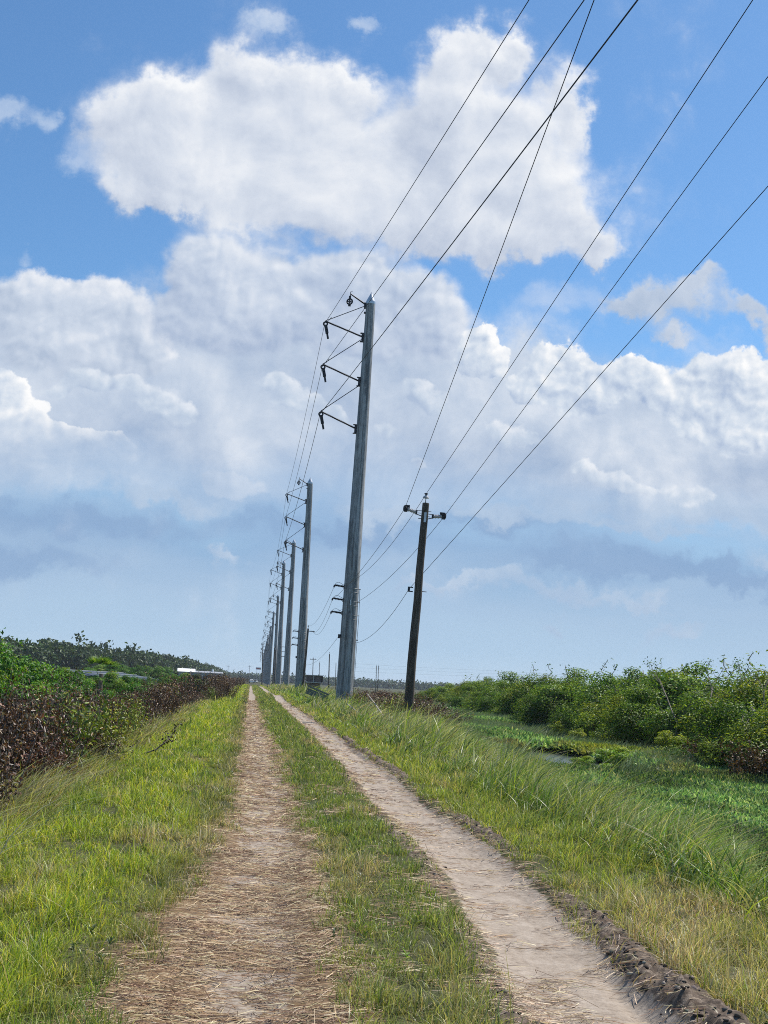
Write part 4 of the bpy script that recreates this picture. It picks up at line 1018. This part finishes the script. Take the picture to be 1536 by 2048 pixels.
# sparse dead stalks round the wooden pole, and rusty ferns below the thicket
DS = [dead_proto('dead_shrub', 340+i, 9, 26, .35, .075, 2.0, lean=(-.1+.1*i, 0)) for i in range(2)]
for i, (px, py, Yb, s, lab) in enumerate([(792, 1405, 58, 1.0, 'leafless brown stalks left of the foot of the wooden pole'), (850, 1392, 64, .95, 'brown withered stalks right of the foot of the wooden pole'), (872, 1400, 57, .75, 'short dark withered shrub right of the wooden pole'),
        (760, 1405, 66, .8, 'brown withered weed between the steel pole and the wooden pole'), (735, 1395, 72, .7, 'brown withered weed just right of the nearest steel pole')]):
    q = at(px, py, Yb)
    put(DS[i % 2] if i < 2 or i > 2 else DB[1], (q.x, Yb, float(zg(q.x, Yb))), rng.uniform(0, 6), (s, s, s), lab, 'dead shrub', 'withered stalks round the wooden pole')
RUSTC = [(.11, .055, .025), (.16, .085, .04), (.07, .04, .022), (.20, .13, .06)]
DR = dead_proto('dead_fern', 361, 34, 40, .7, .10, 1.1, RUSTC, (3, 3, 2, 1))
for i, (px, Yb, s, lab) in enumerate([(1400, 60, 1.3, 'rust brown dead fern at the foot of the marsh thicket, leftmost of three'), (1455, 56, 1.5, 'rust brown dead fern at the foot of the marsh thicket, middle of three'), (1515, 50, 1.5, 'rust brown dead fern at the right frame edge below the thicket')]):
    q = at(px, 1500, Yb); put(DR, (q.x, Yb, float(zg(q.x, Yb))+.1), i*2.0, (s, s, s), lab, 'fern', 'dead ferns below the thicket')
for i in range(12):
    px = rng.uniform(-30, 380); Yb = float(np.interp(px, [-30, 120, 300, 400], [19, 25, 50, 90]))*rng.uniform(.9, 1.15); q = at(px, 1420, Yb); s_ = rng.uniform(.85, 1.15)
    put(DS[i % 2], (q.x, Yb, float(zg(q.x, Yb))), i*1.3, (s_, s_, s_), 'tall spiky dead stalk standing above the left dead hedge', 'dead shrub', 'tall dead stalks in the left hedge')
# yellow-green weeds in the dead brush
WEEDC = [(.20, .26, .03), (.28, .28, .04), (.12, .18, .03)]
WD = dead_proto('green_weed', 371, 16, 40, .35, .075, 1.0, WEEDC, (3, 2, 2))
for i, (px, py, Yb, s, lab) in enumerate([(205, 1440, 25, 1.2, 'yellow-green weed glowing among the dead brush on the left'), (420, 1372, 88, 1.1, 'yellow-green weed at the far end of the left dead hedge'), (712, 1385, 80, 1.4, 'yellow weed right of the foot of the nearest steel pole'), (258, 1430, 34, 1.0, 'small yellow weed in the middle of the left dead hedge')]):
    q = at(px, py, Yb); put(WD, (q.x, Yb, float(zg(q.x, Yb))), i*1.7, (s, s, s), lab, 'weed', 'yellow-green weeds')
for i in range(9):
    px = rng.uniform(60, 400); Yb = float(np.interp(px, [-20, 120, 300, 400], [19, 24, 48, 90]))*rng.uniform(.85, 1.1); q = at(px, 1450, Yb); s_ = rng.uniform(.8, 1.4)
    put(WD, (q.x, Yb, float(zg(q.x, Yb))), i*1.1, (s_, s_, s_*1.05), 'yellow-green weed growing up through the left dead hedge', 'weed', 'yellow weeds within the left dead hedge')
# pale long grass blades at the left frame edge
p = scatter(9.5, 26, lambda y: -1.9-.10*y, lambda y: -1.75-.02*y, 26, .6); n2 = len(p)
lv = blades(np.stack([p[:, 0], p[:, 1], zg(p[:, 0], p[:, 1])-.02], 1), rng.uniform(.4, .95, n2), rng.uniform(.008, .014, n2), rng.uniform(0, 3.14, n2), rng.normal(.1, .7, n2), rng.uniform(.5, 1.6, n2), pick(STRAWC+GREEN[:2], [2, 2, 2, 1, 2, 2], n2)*.6, 5, pick([(.62, .62, .44), (.5, .54, .25)], [2, 1], n2), .36)
tag(link('long_grass', raw_mesh('long_grass', *lv[:4], M_GRASS, lv[4])), kind='stuff')
# seedy weeds standing in the tall grass on the right
DK = [(.030, .016, .012), (.05, .028, .018), (.09, .06, .035)]
SW = dead_proto('seed_weed', 381, 5, 22, .12, .05, .95, DK, (3, 3, 1))
for i, (px, py, Yb, lab) in enumerate([(1112, 1530, 42, 'dark seed-headed weed beside the marsh pool'), (1410, 1625, 27, 'dark seed-headed weed in the tall grass, left of a close pair'), (1470, 1622, 27.5, 'dark seed-headed weed in the tall grass, right of a close pair'), (1515, 1635, 25.5, 'dark seed-headed weed at the right frame edge')]):
    q = at(px, py, Yb); put(SW, (q.x, Yb, float(zg(q.x, Yb))), i*1.3, (1, 1, 1.0), lab, 'weed', 'dark seed weeds in the tall grass')
# stiff cattail clumps
def cattail(px, py, Yb, nb, hgt, sp, lab):
    q = at(px, py, Yb); root = empty('cattail_clump', (q.x, Yb, float(zg(q.x, Yb))))
    b_ = np.zeros((nb, 3)); b_[:, :2] = rng.normal(0, sp, (nb, 2)); b_[:, 2] = -.05
    v = blades(b_, rng.uniform(.6, 1.0, nb)*hgt, rng.uniform(.018, .030, nb), rng.uniform(0, 3.14, nb), rng.normal(.1, .8, nb), rng.uniform(.05, .32, nb), pick([(.035, .075, .022), (.06, .11, .03), (.10, .12, .04)], [3, 3, 1], nb), 4, pick([(.12, .13, .05), (.05, .09, .03)], [1, 1], nb))
    link('blades', raw_mesh('blades', *v[:4], M_LEAF, v[4]), root); return tag(root, lab, 'cattails', 'cattail clumps in the tall grass')
cattail(1238, 1590, 23.5, 16, 1.55, .12, 'dark upright cattail blades in the middle of the tall grass')
cattail(1318, 1620, 23, 40, 1.25, .20, 'broad fan-shaped cattail clump right of the upright blades')
cattail(1375, 1612, 26, 12, 1.1, .12, 'few cattail blades near the dark seed weeds')
cattail(1500, 1760, 14, 14, 1.0, .10, 'stiff green cattail blades at the right frame edge')
# fallen branch with leaves on the left verge, two pale sticks by the wooden pole
mb = MB(); q0 = at(272, 1512, 27); q1 = at(310, 1500, 27); q2 = at(338, 1478, 27.2); q3 = at(358, 1450, 27.5)
br = empty('fallen_branch', (q0.x, q0.y, q0.z)); rel = [Vector(q)-Vector(q0) for q in (q0, q1, q2, q3)]
mb.tube(rel, [.018, .015, .011, .005], 6); mb.tube([rel[1], rel[1]+Vector((.42, .05, .02))], [.008, .004], 5); mb.tube([rel[2], rel[2]+Vector((-.18, .05, .22))], [.007, .003], 5); mb.build('stem', M_STEM, br)
n = 60; tt = rng.uniform(.35, 1.05, n)*3; ii = np.clip(tt.astype(int), 0, 2); rr_ = np.array([list(v) for v in rel]); pp = rr_[ii]+(rr_[ii+1]-rr_[ii])*(tt-ii)[:, None]+rng.normal(0, .05, (n, 3))
lf = leaves(pp, rdir(n), rdir(n), rng.uniform(.05, .11, n), rng.uniform(.025, .05, n), pick(DK, [3, 3, 1], n), .4)
link('withered_leaves', raw_mesh('withered_leaves', *lf[:4], M_DEADLEAF, lf[4]), br); tag(br, 'dark leafy dead branch sticking out over the left grass verge', 'branch')
M_PALE = mat_plain('bleached_stick', (.40, .35, .28), .8, 0, .25)
for (a, b, Ya, Yb, lab) in (((695, 1408), (742, 1448), 62, 55, 'bleached stick lying in grass left of the wooden pole, nearer the track'), ((735, 1388), (768, 1434), 64, 58, 'bleached stick leaning in the weeds close to the wooden pole')):
    A, B = at(*a, Ya), at(*b, Yb); M_ = A.lerp(B, .5); mb = MB(); mb.tube([A, M_+Vector((0, 0, .03)), B], [.022, .028, .030], 6); tag(mb.build('dry_stick', M_PALE), lab, 'stick', 'bleached sticks by the wooden pole')

# ------------------------------------------------------------------ far woods
M_TRUNK = mat_plain('pine_bark', (.06, .05, .042), .9, 0, .3)
def wood_mass(name, line, rows_, gap, hgt, crown, leaf, nleaf, pal, wts, trunk=True):
    P_, A_, Nn, L_, W_, C_ = [], [], [], [], [], []; mb = MB()
    pts = np.array(line, float); seg = np.linalg.norm(np.diff(pts[:, :2], axis=0), axis=1); cum = np.concatenate([[0], np.cumsum(seg)])
    for r in range(rows_):
        s = rng.uniform(0, gap)
        while s < cum[-1]:
            X = np.interp(s, cum, pts[:, 0]) + rng.normal(0, gap*.4) - r*gap*.9*1.0; Yw = np.interp(s, cum, pts[:, 1]) + r*gap*1.1 + rng.normal(0, gap*.6)
            k = Yw/pts[0, 1]; H_ = hgt*rng.uniform(.62, 1.16)*(1.0 if r else .85); gz = -.6
            cw = crown*rng.uniform(.7, 1.3); n_ = nleaf
            nl_ = 5; cc = rng.normal(0, 1, (nl_, 3))*np.array([cw*.38, cw*.38, H_*.10])+np.array([0, 0, H_*.76])
            wch = rng.integers(0, nl_, n_); d = rdir(n_); d[:, 2] *= .8
            pos = cc[wch]+d*(cw*.42*rng.uniform(.5, 1.1, n_))[:, None]; low = rng.uniform(0, 1, n_) < .30; pos[low, 2] = rng.uniform(0, H_*.6, low.sum()); pos[low, :2] *= 1.2
            pos += np.array([X, Yw, gz]); P_.append(pos); A_.append(rdir(n_)); Nn.append(d+rdir(n_)*.6+[0, 0, .4]); L_.append(rng.uniform(.7, 1.3, n_)*leaf); W_.append(rng.uniform(.5, .8, n_)*leaf)
            C_.append(pick(pal, wts, n_, .15)*rng.uniform(.7, 1.25))
            if trunk and r < 3: mb.tube([(X, Yw, gz-.5), (X+rng.normal(0, .3), Yw, gz+H_*.8)], [.22, .10], 5, False)
            s += gap*rng.uniform(.6, 1.4)
    P_, A_, Nn, L_, W_, C_ = [np.concatenate(q) for q in (P_, A_, Nn, L_, W_, C_)]
    lf = leaves(P_, A_, Nn, L_, W_, C_)
    print(name, len(P_))
    o = link(name, raw_mesh(name, *lf[:4], M_TREE, lf[4])); tag(o, kind='stuff')
    if trunk:
        t = mb.build('trunks', M_TRUNK, o); t['kind'] = 'stuff'
    return o
PINE = [(.032, .064, .026), (.044, .080, .030), (.056, .095, .036), (.026, .048, .022)]
wood_mass('far_wood', [(-150, 455), (-97, 500), (-70, 560), (-52, 640), (-44, 800), (-40, 1050), (-33, 1500)], 5, 5.0, 12.2, 6.4, 1.9, 210, PINE, [3, 4, 2, 2])
wood_mass('far_treeline', [(-80, 1700), (0, 1750), (120, 1720), (300, 1750), (560, 1800), (900, 1850)], 3, 8, 8.5, 12, 3.6, 90, PINE, [3, 4, 2, 2], False)

# ------------------------------------------------------------------ small far structures
M_WHITE = mat_plain('white_metal', (.78, .78, .76), .5, 0, .06)
M_GREYW = mat_plain('grey_wall', (.34, .36, .36), .8, 0, .15)
M_GLASS = mat_plain('blue_panel', (.045, .06, .085), .65, .0, .2)
M_GLASS.node_tree.nodes['Principled BSDF'].inputs['Specular IOR Level'].default_value = .05
M_BRICK = mat_plain('brown_block', (.16, .115, .10), .9, 0, .3, 6)
M_SLAB = mat_plain('pale_slab', (.42, .38, .33), .9, 0, .2)
M_DARK = mat_plain('dark_opening', (.03, .028, .026), .9, 0, .2)
M_RED = mat_plain('red_paint', (.55, .07, .06), .5, 0, .1)
M_PALLET = mat_plain('weathered_boards', (.16, .165, .13), .95, 0, .45, 5, (1, 8, 8))
M_GALV = mat_plain('mesh_sheet', (.30, .31, .33), .6, .0, .35, 14)
def local(o, at_): o.location = at_; return o
# low white building with a long grey wing
q = at(400, 1352, 420)
bd = empty('white_building', (q.x, 420, -.6), .06)
mb = MB(); mb.box((0, 0, 1.85), (13.5, 8, 3.7)); mb.build('wall', M_GREYW, bd, False)
mb = MB(); mb.add([(-7.2, -4.6, 3.72), (-1.6, -4.6, 3.72), (-1.6, 4.6, 3.72), (-7.2, 4.6, 3.72), (-7.2, 0, 4.75), (-1.6, 0, 4.75)], [(0, 1, 5, 4), (2, 3, 4, 5), (0, 4, 3), (1, 2, 5), (0, 3, 2, 1)]); mb.build('roof', M_WHITE, bd, False)
mb = MB(); mb.add([(-1.55, -4.4, 3.72), (7.1, -4.4, 3.72), (7.1, 4.4, 3.72), (-1.55, 4.4, 3.72), (-1.55, 0, 4.2), (7.1, 0, 4.2)], [(0, 1, 5, 4), (2, 3, 4, 5), (0, 4, 3), (1, 2, 5), (0, 3, 2, 1)]); mb.build('wing_roof', M_GALV, bd, False)
for q_ in (-5, -2.2, 1.4, 4.6):
    mb = MB(); mb.box((q_, -4.03, 2.0), (1.1, .06, 1.0)); mb.build('window', M_DARK, bd, False)
mb = MB(); mb.tube([(3.9, 0, 4.1), (3.9, 0, 4.9)], .35, 8); mb.build('roof_vent', M_WHITE, bd)
tag(bd, 'low building with a bright white roof and grey wing below the far wood', 'building')
# long tilted panel rows
for i, (off, lab) in enumerate(((0, 'nearest of three long blue-grey panel rows behind the left bushes'), (-7, 'middle of three long blue-grey panel rows behind the left bushes'), (-14, 'farthest left of three long blue-grey panel rows behind the left bushes'))):
    a = at(192, 1340, 165); r_ = empty('panel_row', (-18.2+off*.5, 180+i*8, -2.25), 0)
    mb = MB(); L_ = 90
    rot = Matrix.Rotation(R(12), 3, 'Y')
    mb.box((0, L_/2, 3.0+i*.30), (3.4, L_, .06), rot); mb.build('panel', M_GLASS, r_, False)
    mb = MB(); mb.box((1.66, L_/2, 2.62+i*.30), (.10, L_, .12)); mb.build('edge_rail', M_GREYW, r_, False)
    mb = MB(); mb.box((-1.66, L_/2, 3.38+i*.30), (.10, L_, .12)); mb.build('edge_rail', M_GREYW, r_, False)
    for k in range(7):
        mb = MB(); mb.tube([(0, 2+k*14, -.3), (0, 2+k*15, 2.97+i*.3)], .07, 6); mb.build('leg', M_GALV, r_)
    tag(r_, lab, 'panel row', 'panel rows behind the left bushes')
# brown block structure on a slab, beside the pole row
q = at(628, 1366, 205); gz = float(zg(q.x, 205)); s = 205/FPX
bk = empty('culvert_house', (q.x, 205, gz), .03); z0 = at(628, 1364, 205).z - gz
mb = MB(); mb.box((0, 0, z0+.50), (32*s, 2.2, .95)); mb.build('wall', M_BRICK, bk, False, .02)
mb = MB(); mb.box((0, 0, z0+1.02), (34*s, 2.5, .10)); mb.build('roof', M_SLAB, bk, False)
mb = MB(); mb.box((-.2, -1.13, z0+.45), (.14, .08, .9)); mb.build('pilaster', M_SLAB, bk, False)
mb = MB(); mb.box((14*s, -1.11, z0+.42), (.30, .05, .7)); mb.build('opening', M_DARK, bk, False)
mb = MB(); mb.box((-.6, -.15, z0-.07), (40*s, 3.0, .14)); mb.build('slab', M_SLAB, bk, False)
mb = MB(); mb.box((-.6, 0, z0/2-.35), (38*s, 2.6, z0+.4)); mb.build('base_wall', M_BRICK, bk, False)
tag(bk, 'low brown block structure with a pale slab, right of the second steel pole', 'structure')
# tilted slatted frame lying in the grass
q = at(631, 1392, 104); gz = float(zg(q.x, 104))
fr = empty('tilted_crate', (q.x-.1, 104, gz+.35)); fr.rotation_euler = (R(-12), R(20), R(-10))
mb = MB(); 
for z in (.02, 1.08): mb.box((0, 0, z), (2.7, .09, .14))
mb.box((-1.32, 0, .55), (.12, .10, 1.1)); mb.box((0, 0, .55), (.12, .10, 1.1)); mb.box((1.32, 0, .55), (.12, .10, 1.1)); mb.build('frame', M_PALLET, fr, False, .01)
mb = MB(); mb.box((-.66, .03, .62), (1.15, .03, .60)); mb.build('board_panel', M_PALLET, fr, False)
mb = MB(); mb.box((.66, .03, .52), (1.15, .03, .90)); mb.build('sheet_panel', M_PALLET, fr, False)
mb = MB(); mb.box((0, .12, 1.17), (2.75, .26, .05)); mb.build('top_board', M_PALLET, fr, False)
fr.scale = (.66, .8, .8)
tag(fr, 'grey slatted crate lying tilted in the grass left of the nearest steel pole', 'crate')
# red and white board and two vehicles at the far end of the track
q = at(517, 1337, 800); sg = empty('roadside_sign', (q.x, 800, -.5))
h_ = q.z+.5
mb = MB(); mb.tube([(-.9, 0, -.3), (-.9, 0, h_+.3)], .10, 6); mb.build('post', M_GALV, sg); mb = MB(); mb.tube([(1.0, 0, -.3), (1.0, 0, h_+.3)], .10, 6); mb.build('post', M_GALV, sg)
mb = MB(); mb.box((0, -.12, h_), (3.2, .10, 1.3)); mb.build('board', M_WHITE, sg, False); mb = MB(); mb.box((-.1, -.20, h_-.1), (2.5, .05, .5)); mb.build('red_band', M_RED, sg, False)
tag(sg, 'white board with a red band on posts at the far end of the track', 'sign')
def truck(px, Yb, rz, lab, body):
    q = at(px, 1360, Yb); o = empty('parked_truck', (q.x, Yb, float(zg(q.x, Yb))), rz)
    mb = MB(); mb.box((0, .6, .75), (1.9, 3.0, .65)); mb.add([(-.9, -2.4, .45), (.9, -2.4, .45), (.9, -.8, .45), (-.9, -.8, .45), (-.88, -2.35, 1.1), (.88, -2.35, 1.1), (.85, -.9, 1.15), (-.85, -.9, 1.15)], [(0, 1, 5, 4), (1, 2, 6, 5), (2, 3, 7, 6), (3, 0, 4, 7), (4, 5, 6, 7), (3, 2, 1, 0)])
    mb.build('body', body, o, False, .06)
    mb = MB(); mb.add([(-.9, -.95, 1.08), (.9, -.95, 1.08), (.9, .9, 1.08), (-.9, .9, 1.08), (-.75, -.4, 1.85), (.75, -.4, 1.85), (.75, .75, 1.85), (-.75, .75, 1.85)], [(0, 1, 5, 4), (1, 2, 6, 5), (2, 3, 7, 6), (3, 0, 4, 7), (4, 5, 6, 7)]); mb.build('cab', body, o, False, .05)
    mb = MB(); mb.box((0, -.74, 1.45), (1.5, .04, .50), Matrix.Rotation(R(-36), 3, 'X')); mb.build('windscreen', M_DARK, o, False)
    for sx in (-.9, .9):
        for sy in (-1.6, 1.4):
            mb = MB(); mb.tube([(sx-.12, sy, .38), (sx+.12, sy, .38)], .38, 14); mb.build('wheel', M_DARK, o)
    for sx in (-.65, .65):
        mb = MB(); mb.box((sx, -2.42, .85), (.35, .06, .2)); mb.build('headlight', M_WHITE, o, False)
    return tag(o, lab, 'truck')
truck(503, 620, .1, 'small white truck parked on the far track', M_WHITE)
truck(511, 700, -.2, 'dark grey truck behind the white one on the far track', M_GREYW)
# scrub between the nearest steel pole and the thicket, far hedge line
for i in range(48):
    px = rng.uniform(700, 905); Yb = rng.uniform(95, 330); q = at(px, 1380, Yb)
    if q.x < 10.5: Yb = 10.8/max(1e-3, q.x)*Yb; q = at(px, 1380, Yb)
    hgt = rng.uniform(.9, 1.7); gz = float(zg(q.x, Yb))
    if i % 3: put(DB[i % 4], (q.x, Yb, gz), rng.uniform(0, 6), (hgt*1.1, hgt*1.1, hgt/1.45), 'brown withered scrub far behind the wooden pole', 'dead shrub', 'brown scrub behind the wooden pole')
    else: put(BR[i % 5], (q.x, Yb, gz), rng.uniform(0, 6), (hgt*1.0, hgt*1.0, hgt/1.38), 'low green scrub bush far behind the wooden pole', 'bush', 'green scrub behind the wooden pole')
for i in range(36):
    Yb = rng.uniform(64, 98); X_ = rng.uniform(7.0, 11.0)*(Yb/80)**.3; hgt = rng.uniform(.8, 1.8); gz = float(zg(X_, Yb))
    if i % 4 == 0: put(WD, (X_, Yb, gz), i*1.1, (hgt, hgt, hgt*.9), 'yellow-green weed in the rough between the two nearest poles', 'weed', 'yellow weeds in the rough by the poles')
    else: put(DB[i % 4], (X_, Yb, gz), i*1.3, (hgt*.9, hgt*.9, hgt/1.6), 'brown withered weed in the rough between the two nearest poles', 'dead shrub', 'brown weeds in the rough by the poles')
# cabbage palm among the left bushes
q = at(202, 1350, 92); pm = empty('fan_palm', (q.x, 92, float(zg(q.x, 92)))); ztop = q.z-float(zg(q.x, 92))+.1
mb = MB(); mb.tube([(0, 0, -.2), (.05, 0, ztop*.5), (0, 0, ztop)], [.17, .14, .15], 8); mb.build('trunk', M_STEM, pm)
parts_ = []
for k in range(26):
    a = rng.uniform(0, 6.28); e = rng.uniform(-.5, 1.2); d = np.array([math.cos(a)*math.cos(e), math.sin(a)*math.cos(e), math.sin(e)]); c_ = np.array([0, 0, ztop])+d*.9
    sd_ = np.cross(d, [0, 0, 1]); sd_ /= np.linalg.norm(sd_); m_ = 14; t = np.linspace(-1.2, 1.2, m_)
    ax = d[None]*np.cos(t)[:, None]+sd_[None]*np.sin(t)[:, None]+np.array([0, 0, -.25])[None]
    parts_.append(leaves(np.repeat(c_[None], m_, 0), ax, np.repeat(np.cross(sd_, d)[None], m_, 0), rng.uniform(.5, .7, m_), np.full(m_, .07), pick(LG, [2, 3, 2, 3, 1], m_)))
lf = join(parts_); link('fronds', raw_mesh('fronds', *lf[:4], M_LEAF, lf[4]), pm); tag(pm, 'fan palm with stiff round crown standing among the left bushes', 'palm')
# bare-topped twiggy small trees over the thicket skyline
def twig_tree(px, ptop, Yb, lab, seed):
    global rng
    kr = rng; rng = np.random.default_rng(seed)
    top = at(px, ptop, Yb); gz = float(zg(top.x, Yb)); H_ = top.z-gz; o = empty('small_tree', (top.x, Yb, gz)); mb = MB(); ends = []
    def grow_(p, d, L_, r, lev):
        q = p+d*L_; mb.tube([p, p+d*L_*.5+Vector(rng.normal(0, .03, 3)), q], [r, r*.85, r*.65], 5, False)
        if lev == 0: ends.append(q); return
        for _ in range(2 if lev > 1 else 3):
            dd = (d+Vector(rng.normal(0, .45, 3))+Vector((0, 0, .12))).normalized(); grow_(q, dd, L_*rng.uniform(.55, .8), r*.6, lev-1)
    grow_(Vector((0, 0, -.2)), Vector((.05, 0, 1)), H_*.62, .09, 0) if False else grow_(Vector((0, 0, -.2)), Vector((.04, 0, 1)).normalized(), H_*.55, .08, 4)
    sc = H_/max(e.z for e in ends); mb.v = [(a, b, c*sc) for a, b, c in mb.v]; mb.build('branches', M_STEM, o)
    E = np.array([[e.x, e.y, e.z*sc] for e in ends]); n = len(E)*9; pos = np.repeat(E, 9, 0)+rng.normal(0, .14, (n, 3))
    lf = leaves(pos, rdir(n), rdir(n), rng.uniform(.10, .18, n), rng.uniform(.05, .09, n), pick(MANG, [3, 4, 3, 2, 1], n)); link('foliage', raw_mesh('foliage', *lf[:4], M_LEAF, lf[4]), o); rng = kr
    return tag(o, lab, 'tree', 'twiggy small trees above the thicket')
twig_tree(1392, 1315, 72, 'twiggy small tree poking above the thicket, left of a close pair', 901)
twig_tree(1432, 1317, 70, 'twiggy small tree poking above the thicket, right of a close pair', 902)
twig_tree(1352, 1322, 75, 'nearly bare twiggy tree above the thicket, leftmost of the four', 903)
twig_tree(1490, 1333, 62, 'nearly bare twiggy tree above the thicket near the right edge', 904)
# crumbled mud clods beside the right track
p = scatter(6.2, 60, lambda y: tracks(y)[1]-.75, lambda y: tracks(y)[1]+.95, 300, 1.1); x, y = p[:, 0], p[:, 1]; cl, cr = tracks(y)
keep = np.maximum(mud_mask(x, y), np.exp(-((x-(cr-.53))/.12)**2)*sstep(.46, .60, fbm(y*.5, y*0+9, 33, 3))); m = rng.uniform(0, 1, len(p)) < keep; p = p[m]; n = len(p)
ico = np.array([(0, 0, 1), (.894, 0, .447), (.276, .851, .447), (-.724, .526, .447), (-.724, -.526, .447), (.276, -.851, .447), (.724, .526, -.447), (-.276, .851, -.447), (-.894, 0, -.447), (-.276, -.851, -.447), (.724, -.526, -.447), (0, 0, -1)])
fcs = np.array([(0, 1, 2), (0, 2, 3), (0, 3, 4), (0, 4, 5), (0, 5, 1), (1, 6, 2), (2, 7, 3), (3, 8, 4), (4, 9, 5), (5, 10, 1), (2, 6, 7), (3, 7, 8), (4, 8, 9), (5, 9, 10), (1, 10, 6), (6, 11, 7), (7, 11, 8), (8, 11, 9), (9, 11, 10), (10, 11, 6)])
sz = np.clip(rng.gamma(1.5, .0045, n)+.003, 0, .022); Vc = ico[None]*(sz[:, None]*rng.uniform(.45, 1.5, (n, 12)))[:, :, None]*np.array([1.2, 1, .75]); Vc += np.stack([p[:, 0], p[:, 1], zg(p[:, 0], p[:, 1])+sz*.1], 1)[:, None]
lo_ = (np.arange(n)*12)[:, None, None]+fcs[None]; m_, t, o = new_mat('mud_clod'); principled(t, o, attr(t, 'tint', 'Color'), .95, 0, .15)
cc = pick([(.09, .075, .063), (.15, .125, .105), (.28, .235, .195), (.05, .042, .036)], [4, 4, 3, 2], n)
tag(link('mud_clods', raw_mesh('mud_clods', Vc.reshape(-1, 3), lo_.ravel(), np.arange(n*20)*3, np.full(n*20, 3), m_, np.repeat(cc, 12, 0))), kind='stuff')
# air
m, t, o = new_mat('haze_air'); v = t.nodes.new('ShaderNodeVolumePrincipled'); v.inputs['Color'].default_value = (.80, .88, 1.0, 1); v.inputs['Density'].default_value = .00009; v.inputs['Anisotropy'].default_value = .2
t.links.new(v.outputs[0], o.inputs['Volume'])
mb = MB(); mb.box((0, 1500, 19.5), (8600, 12500, 47)); tag(mb.build('haze', m, None, False), kind='stuff')
